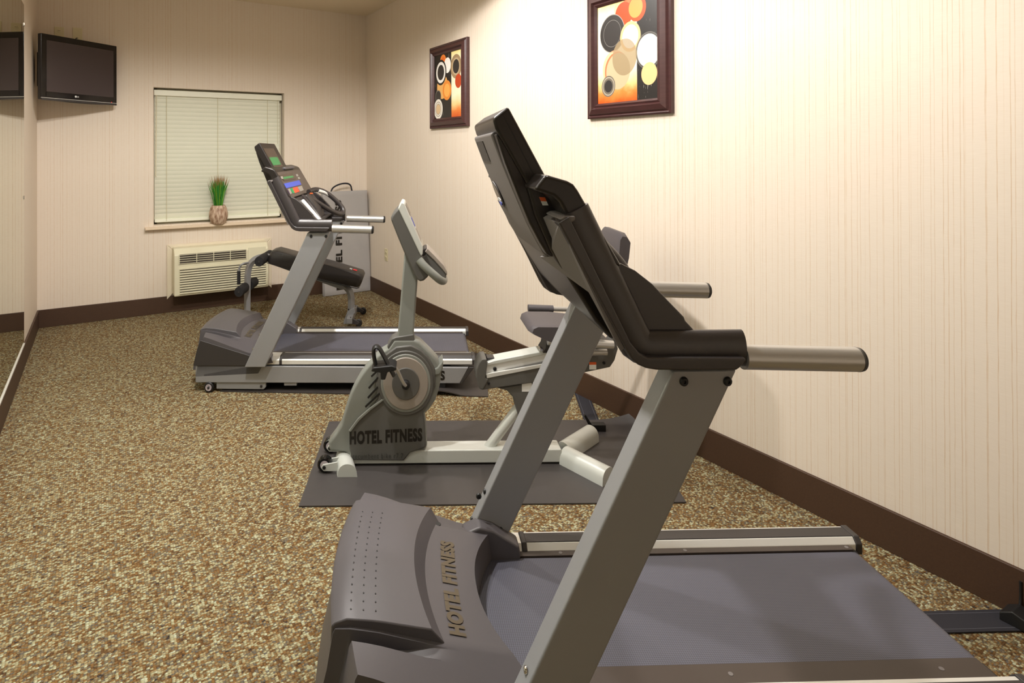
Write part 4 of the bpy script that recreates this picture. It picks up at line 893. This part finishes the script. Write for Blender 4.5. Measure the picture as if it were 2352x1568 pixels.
# rear Y foot: two arms swept back
for s, (ex_, ey_) in ((-1, (1.19, -0.070)), (1, (1.235, 0.345))):
    a = Vector((cx-0.01, CW+s*0.02)); b = Vector((ex_, ey_)); dd = (b-a).normalized(); nn = Vector((-dd.y, dd.x)); lo = []
    for p, sc_ in ((a, 1.0), (a.lerp(b, 0.35), 1.0), (b, 1.0)):
        hw, h = 0.046, 0.072; n = 10
        prf = [(-hw, 0), (-hw*0.95, h*0.5)] + [(-hw*0.9*math.cos(PI*k/n), h*0.5+h*0.5*math.sin(PI*k/n)) for k in range(1, n)] + [(hw*0.95, h*0.5), (hw, 0)]
        lo.append([(p.x+nn.x*c, p.y+nn.y*c, BZ+z) for c, z in prf])
    loft(bk_, 'rear_foot', 'whitemetal', lo, smooth=35)
# diagonal brace and seat mast
d0, d1 = (0.6629, 0.14, 0.0549), (0.8275, 0.14, 0.2636)
tube(bk_, 'diagonal_brace', 'whitemetal', [(d0[0], CW, d0[2]), (d1[0]+0.04, CW, d1[2]+0.06)], 0.024, 16, 0)
prism(bk_, 'seat_support', 'bikedark', [(0.707, 0.372), (0.759, 0.357), (0.791, 0.319), (0.803, 0.266), (0.816, 0.224), (1.001, 0.223), (1.107, 0.411), (0.886, 0.396)], CW-0.04, CW+0.04, 0.008)
box(bk_, 'rating_sticker', 'white', (0.8291, CW-0.0415, 0.3541), (0.8774, CW-0.040, 0.396))
# inclined seat rail
prism(bk_, 'rail_housing', 'bikedark', [(0.621, 0.372), (0.638, 0.366), (0.884, 0.4), (1.136, 0.448), (1.254, 0.471), (1.276, 0.504), (1.293, 0.561), (1.278, 0.603), (1.253, 0.571), (0.937, 0.5), (0.661, 0.443)], CW-0.05, CW+0.05, 0.006)
prism(bk_, 'rail_beam', 'bright', [(0.655, 0.485), (0.655, 0.426), (0.937, 0.475), (1.242, 0.529), (1.242, 0.582), (0.937, 0.531)], CW-0.038, CW+0.038, 0.004)
prism(bk_, 'rail_top', 'whitemetal', [(0.659, 0.481), (0.662, 0.495), (0.697, 0.506), (0.937, 0.55), (1.242, 0.605), (1.242, 0.59), (0.937, 0.531)], CW-0.044, CW+0.044, 0.004)
prism(bk_, 'rail_lower_track', 'bright', [(0.654, 0.445), (0.936, 0.493), (0.935, 0.477), (0.659, 0.424)], CW-0.054, CW-0.04, 0.002)
prism(bk_, 'rail_end_cap', 'bikedark', [(0.635, 0.518), (0.658, 0.518), (0.66, 0.484), (0.652, 0.426), (0.666, 0.418), (0.641, 0.372), (0.622, 0.376), (0.608, 0.422), (0.608, 0.468), (0.621, 0.501)], CW-0.058, CW+0.058, 0.005, ang=50)
box(bk_, 'rail_stop', 'dark', (0.664, CW-0.02, 0.4905), (0.6999, CW+0.03, 0.5116), 0.003)
bolt(bk_, 0.6992, CW-0.038, 0.4639, r=0.009)
bolt(bk_, 0.6683, CW-0.050, 0.3989, r=0.006)
bolt(bk_, 1.2239, CW-0.050, 0.4933, r=0.007)
sk_ = box(bk_, 'warning_sticker', 'white', (1.1525, CW-0.0515, 0.4624), (1.186, CW-0.050, 0.498))
box(sk_, 'orange_header', 'orange', (1.1525, CW-0.0518, 0.4854), (1.186, CW-0.050, 0.498))
# seat carriage, tubes, seat, back rest, handle
ta, tb = (0.9358, 0.02, 0.626), (1.2426, 0.02, 0.6037)
tube(bk_, 'seat_tube', 'bar', [(ta[0], 0.02, ta[2]), (tb[0], 0.02, tb[2])], 0.020, 18, 0)
tube(bk_, 'seat_tube', 'bar', [(ta[0]+0.04, CW+0.10, ta[2]), (tb[0], CW+0.10, tb[2])], 0.020, 18, 0)
tc_ = (1.2257, 0.05, 0.557)
tube(bk_, 'carriage_tube', 'bar', [(tc_[0]-0.25, 0.06, tc_[2]), (tc_[0], 0.06, tc_[2])], 0.016, 14, 0)
prism(bk_, 'carriage', 'dark', [(0.926, 0.544), (0.941, 0.567), (0.946, 0.598), (0.994, 0.602), (1.111, 0.597), (1.243, 0.607), (1.255, 0.592), (1.217, 0.555), (1.111, 0.545)], CW-0.06, CW+0.06, 0.006)
lathe(bk_, 'adjust_knob', 'chrome', [(0.009, 0), (0.009, -0.02), (0.006, -0.024)], (0.9157, 0.085, 0.5688), 'y', 14)
sp = [(0.846, 0.669), (0.852, 0.689), (0.875, 0.699), (0.996, 0.697), (1.108, 0.684), (1.175, 0.675), (1.187, 0.659), (1.175, 0.643), (1.118, 0.631), (1.016, 0.612), (0.939, 0.62), (0.866, 0.655)]
def roundpad(parent, name, mat, prof, w0, w1, edge, b):
    c0 = sum(p[0] for p in prof)/len(prof); c1 = sum(p[1] for p in prof)/len(prof); lo = []
    for w, s in ((w0, 1-edge*2.2), (w0+0.012, 1-edge), (w0+0.035, 1.0), (w1-0.035, 1.0), (w1-0.012, 1-edge), (w1, 1-edge*2.2)):
        lo.append([(c0+(x-c0)*s, w, c1+(z-c1)*(s if s == 1 else s-edge*0.6)) for x, z in prof])
    return loft(parent, name, mat, lo, smooth=55)
roundpad(bk_, 'seat', 'seat', sp, 0.0, 0.275, 0.04, 0)
bp2 = [(1.283, 1.129), (1.305, 1.126), (1.323, 1.096), (1.315, 1.019), (1.298, 0.948), (1.271, 0.817), (1.244, 0.699), (1.208, 0.691), (1.231, 0.817), (1.249, 0.938), (1.266, 1.039), (1.272, 1.11)]
roundpad(bk_, 'back_rest', 'seat', bp2, 0.0, 0.29, 0.03, 0)
prism(bk_, 'back_slot', 'black', [(1.264, 1.06), (1.268, 1.06), (1.26, 0.999), (1.256, 0.999)], 0.13, 0.16, 0.001)
ha, hb_, hc = (0.9097, 0.36, 0.6899), (1.0406, 0.36, 0.6846), (1.3396, 0.36, 0.6761)
tube(bk_, 'side_handle', 'bar', [(hb_[0]-0.02, 0.36, hb_[2]), (hc[0], 0.36, hc[2])], 0.0125, 14, 0)
tube(bk_, 'handle_grip', 'hood', [(ha[0], 0.36, ha[2]), (hb_[0], 0.36, hb_[2])], 0.0185, 16, 0)
tube(bk_, 'handle_post', 'bar', [(hc[0], 0.36, hc[2]), (hc[0]+0.03, 0.33, hc[2]-0.05), (hc[0]+0.0, 0.25, tb[2])], 0.0125, 12, 1)

# ------------------------------------------------------------------ weight bench behind the far treadmill
wb = thing('weight_bench', 'black padded decline bench with foam rollers behind the farther treadmill', 'weight bench', (1.9367, 4.8001, 0.0), math.radians(-28.6))
pad0 = [(-0.761, 0.577), (-0.754, 0.558), (-0.274, 0.401), (0.031, 0.331), (0.054, 0.339), (0.085, 0.423), (0.074, 0.449), (-0.197, 0.534), (-0.426, 0.596), (-0.677, 0.665), (-0.723, 0.654)]
prof = pad0
roundpad(wb, 'bench_pad', 'bench', prof, -0.02, 0.22, 0.03, 0)
tube(wb, 'pad_piping', 'black', [(p[0], -0.018, p[1]) for p in prof[1:5]], 0.004, 6, 0)
prism(wb, 'main_beam', 'silver', [(-0.737, 0.524), (-0.679, 0.536), (-0.077, 0.332), (-0.058, 0.297), (-0.135, 0.305)], 0.075, 0.125, 0.004)
lgp = [(-0.0963, 0.1, 0.3322), (-0.0536, 0.1, 0.2971), (-0.0304, 0.1, 0.2349), (-0.0306, 0.1, 0.1573), (-0.0347, 0.1, 0.0874)]
v, f = tubemesh(smoothpath(lgp, 2), 0.032, 4)
bev(link('rear_post', mesh('rear_post', v, f), 'silver', wb), 0.003)
ft = [(-0.059, 0.116), (-0.001, 0.139), (0.01, 0.1), (-0.021, 0.066), (-0.033, -0.039), (-0.033, -0.108), (-0.102, -0.108), (-0.094, 0.027), (-0.067, 0.093)]
prism(wb, 'rear_foot', 'silver', ft, 0.06, 0.13, 0.003)
bolt(wb, -0.0503, 0.062, 0.1264, r=0.007)
rf = (-0.056, 0.08, -0.1083)
zf = 0.03
box(wb, 'rear_crossbar', 'silver', (rf[0]+0.0, -0.05, 0.03), (rf[0]+0.05, 0.40, 0.08), 0.004)
for y in (-0.03, 0.36):
    prism(wb, 'castor_bracket', 'dark', [(rf[0]+0.03, 0.03), (rf[0]+0.10, 0.02), (rf[0]+0.115, 0.045), (rf[0]+0.03, 0.085)], y-0.016, y+0.016, 0.003)
    lathe(wb, 'castor', 'black', [(0.024, -0.012), (0.030, -0.006), (0.030, 0.006), (0.024, 0.012)], (rf[0]+0.105, y, 0.0345), 'y', 20, 1.1)
# front leg with curved head, foam rollers
flp = [(-0.9598, 0.1, 0.0822), (-0.9594, 0.1, 0.3152), (-0.9553, 0.1, 0.4511), (-0.9357, 0.1, 0.5249), (-0.8812, 0.1, 0.5752), (-0.7878, 0.1, 0.5944), (-0.679, 0.1, 0.563)]
v, f = tubemesh(smoothpath(flp, 2), 0.03, 4)
bev(link('front_post', mesh('front_post', v, f), 'silver', wb), 0.003)
prism(wb, 'front_foot', 'silver', [(flp[0][0]-0.03, 0.004), (flp[0][0]+0.03, 0.004), (flp[0][0]+0.028, flp[0][2]+0.02), (flp[0][0]-0.028, flp[0][2]+0.02)], 0.07, 0.13, 0.003)
box(wb, 'front_crossbar', 'silver', (flp[0][0]-0.03, -0.10, 0.004), (flp[0][0]+0.03, 0.30, 0.05), 0.004)
def roller(px, w0, w1, r, name='foam_roller'):
    a = px
    o = lathe(wb, name, 'foam', [(r*0.35, w0-0.001), (r*0.5, w0), (r*0.93, w0), (r, w0+0.012), (r, w1-0.012), (r*0.93, w1), (r*0.5, w1)], (a[0], 0, a[2]), 'y', 22, 1.1)
    lathe(o, 'roller_axle', 'dark', [(r*0.2, w0-0.004), (r*0.2, w1+0.004)], (a[0], 0, a[2]), 'y', 10)
roller((-0.7894, -0.12, 0.5879), -0.14, 0.06, 0.040); roller((-0.8155, 0.25, 0.5685), 0.16, 0.34, 0.040)
roller((-0.9649, -0.12, 0.3279), -0.13, 0.055, 0.040); roller((-0.9559, 0.25, 0.3211), 0.145, 0.32, 0.040)
hq = [(-0.9365, 0.05, 0.5458), (-0.9675, 0.0, 0.5475), (-0.998, 0.0, 0.5209), (-1.0038, -0.0, 0.4713), (-1.0039, 0.0, 0.4142)]
tube(wb, 'side_handle', 'silver', hq, 0.009, 10)
tube(wb, 'handle_grip', 'foam', [(-1.0038, 0.0, 0.4828), (-1.004, -0.0, 0.3647)], 0.015, 14, 0)
pq0, pq1 = (-0.0805, 0.1, 0.4604), (-0.0105, 0.1, 0.4369)
sl = (prof[8][1]-prof[6][1])/(prof[8][0]-prof[6][0])
pz_ = prof[9]; pzb = prof[6]
def pq(x, w): 
    t_ = (x-pz_[0])/(pzb[0]-pz_[0]); return (x, w, pz_[1]+(pzb[1]-pz_[1])*t_+0.006)
def padquad(nm, mt, x0, x1, w0, w1): return link(nm, mesh(nm, [pq(x0, w0), pq(x1, w0), pq(x1, w1), pq(x0, w1)], [(0, 1, 2, 3)]), mt, wb)
xr_ = pzb[0]-0.085
padquad('red_print', 'red', xr_, xr_+0.035, 0.05, 0.10)
for k_ in range(3): padquad('white_print', 'white', xr_-0.030, xr_-0.008, 0.052+k_*0.017, 0.062+k_*0.017)
def padpt(u, w, off=0.0): # on the top of the pad near its foot end
    x = prof[7][0]+(prof[6][0]-prof[7][0])*u; z = prof[7][1]+(prof[6][1]-prof[7][1])*u; return (x, 0.02+w, z+off)

# ------------------------------------------------------------------ ceiling cans above (out of the frame, they light the room)
CAN_L = ['white recessed ceiling can above the nearest treadmill', 'white recessed ceiling can by the right wall between the prints', 'white recessed ceiling can near the mirror, second from the camera', 'white recessed ceiling can in the middle of the ceiling', 'white recessed ceiling can near the left wall, closest to the camera']
for (cx_, cy_), lb_ in zip(CANS, CAN_L):
    c = thing('recessed_light', lb_, 'ceiling light', (cx_, cy_, H), 0, 'recessed ceiling lights')
    lathe(c, 'trim_ring', 'can', [(0.06, -0.001), (0.062, -0.006), (0.085, -0.006), (0.09, -0.001)], seg=28)
    lathe(c, 'lamp_face', 'glow', [(0.001, -0.002), (0.06, -0.002), (0.06, -0.003), (0.001, -0.003)], seg=24)
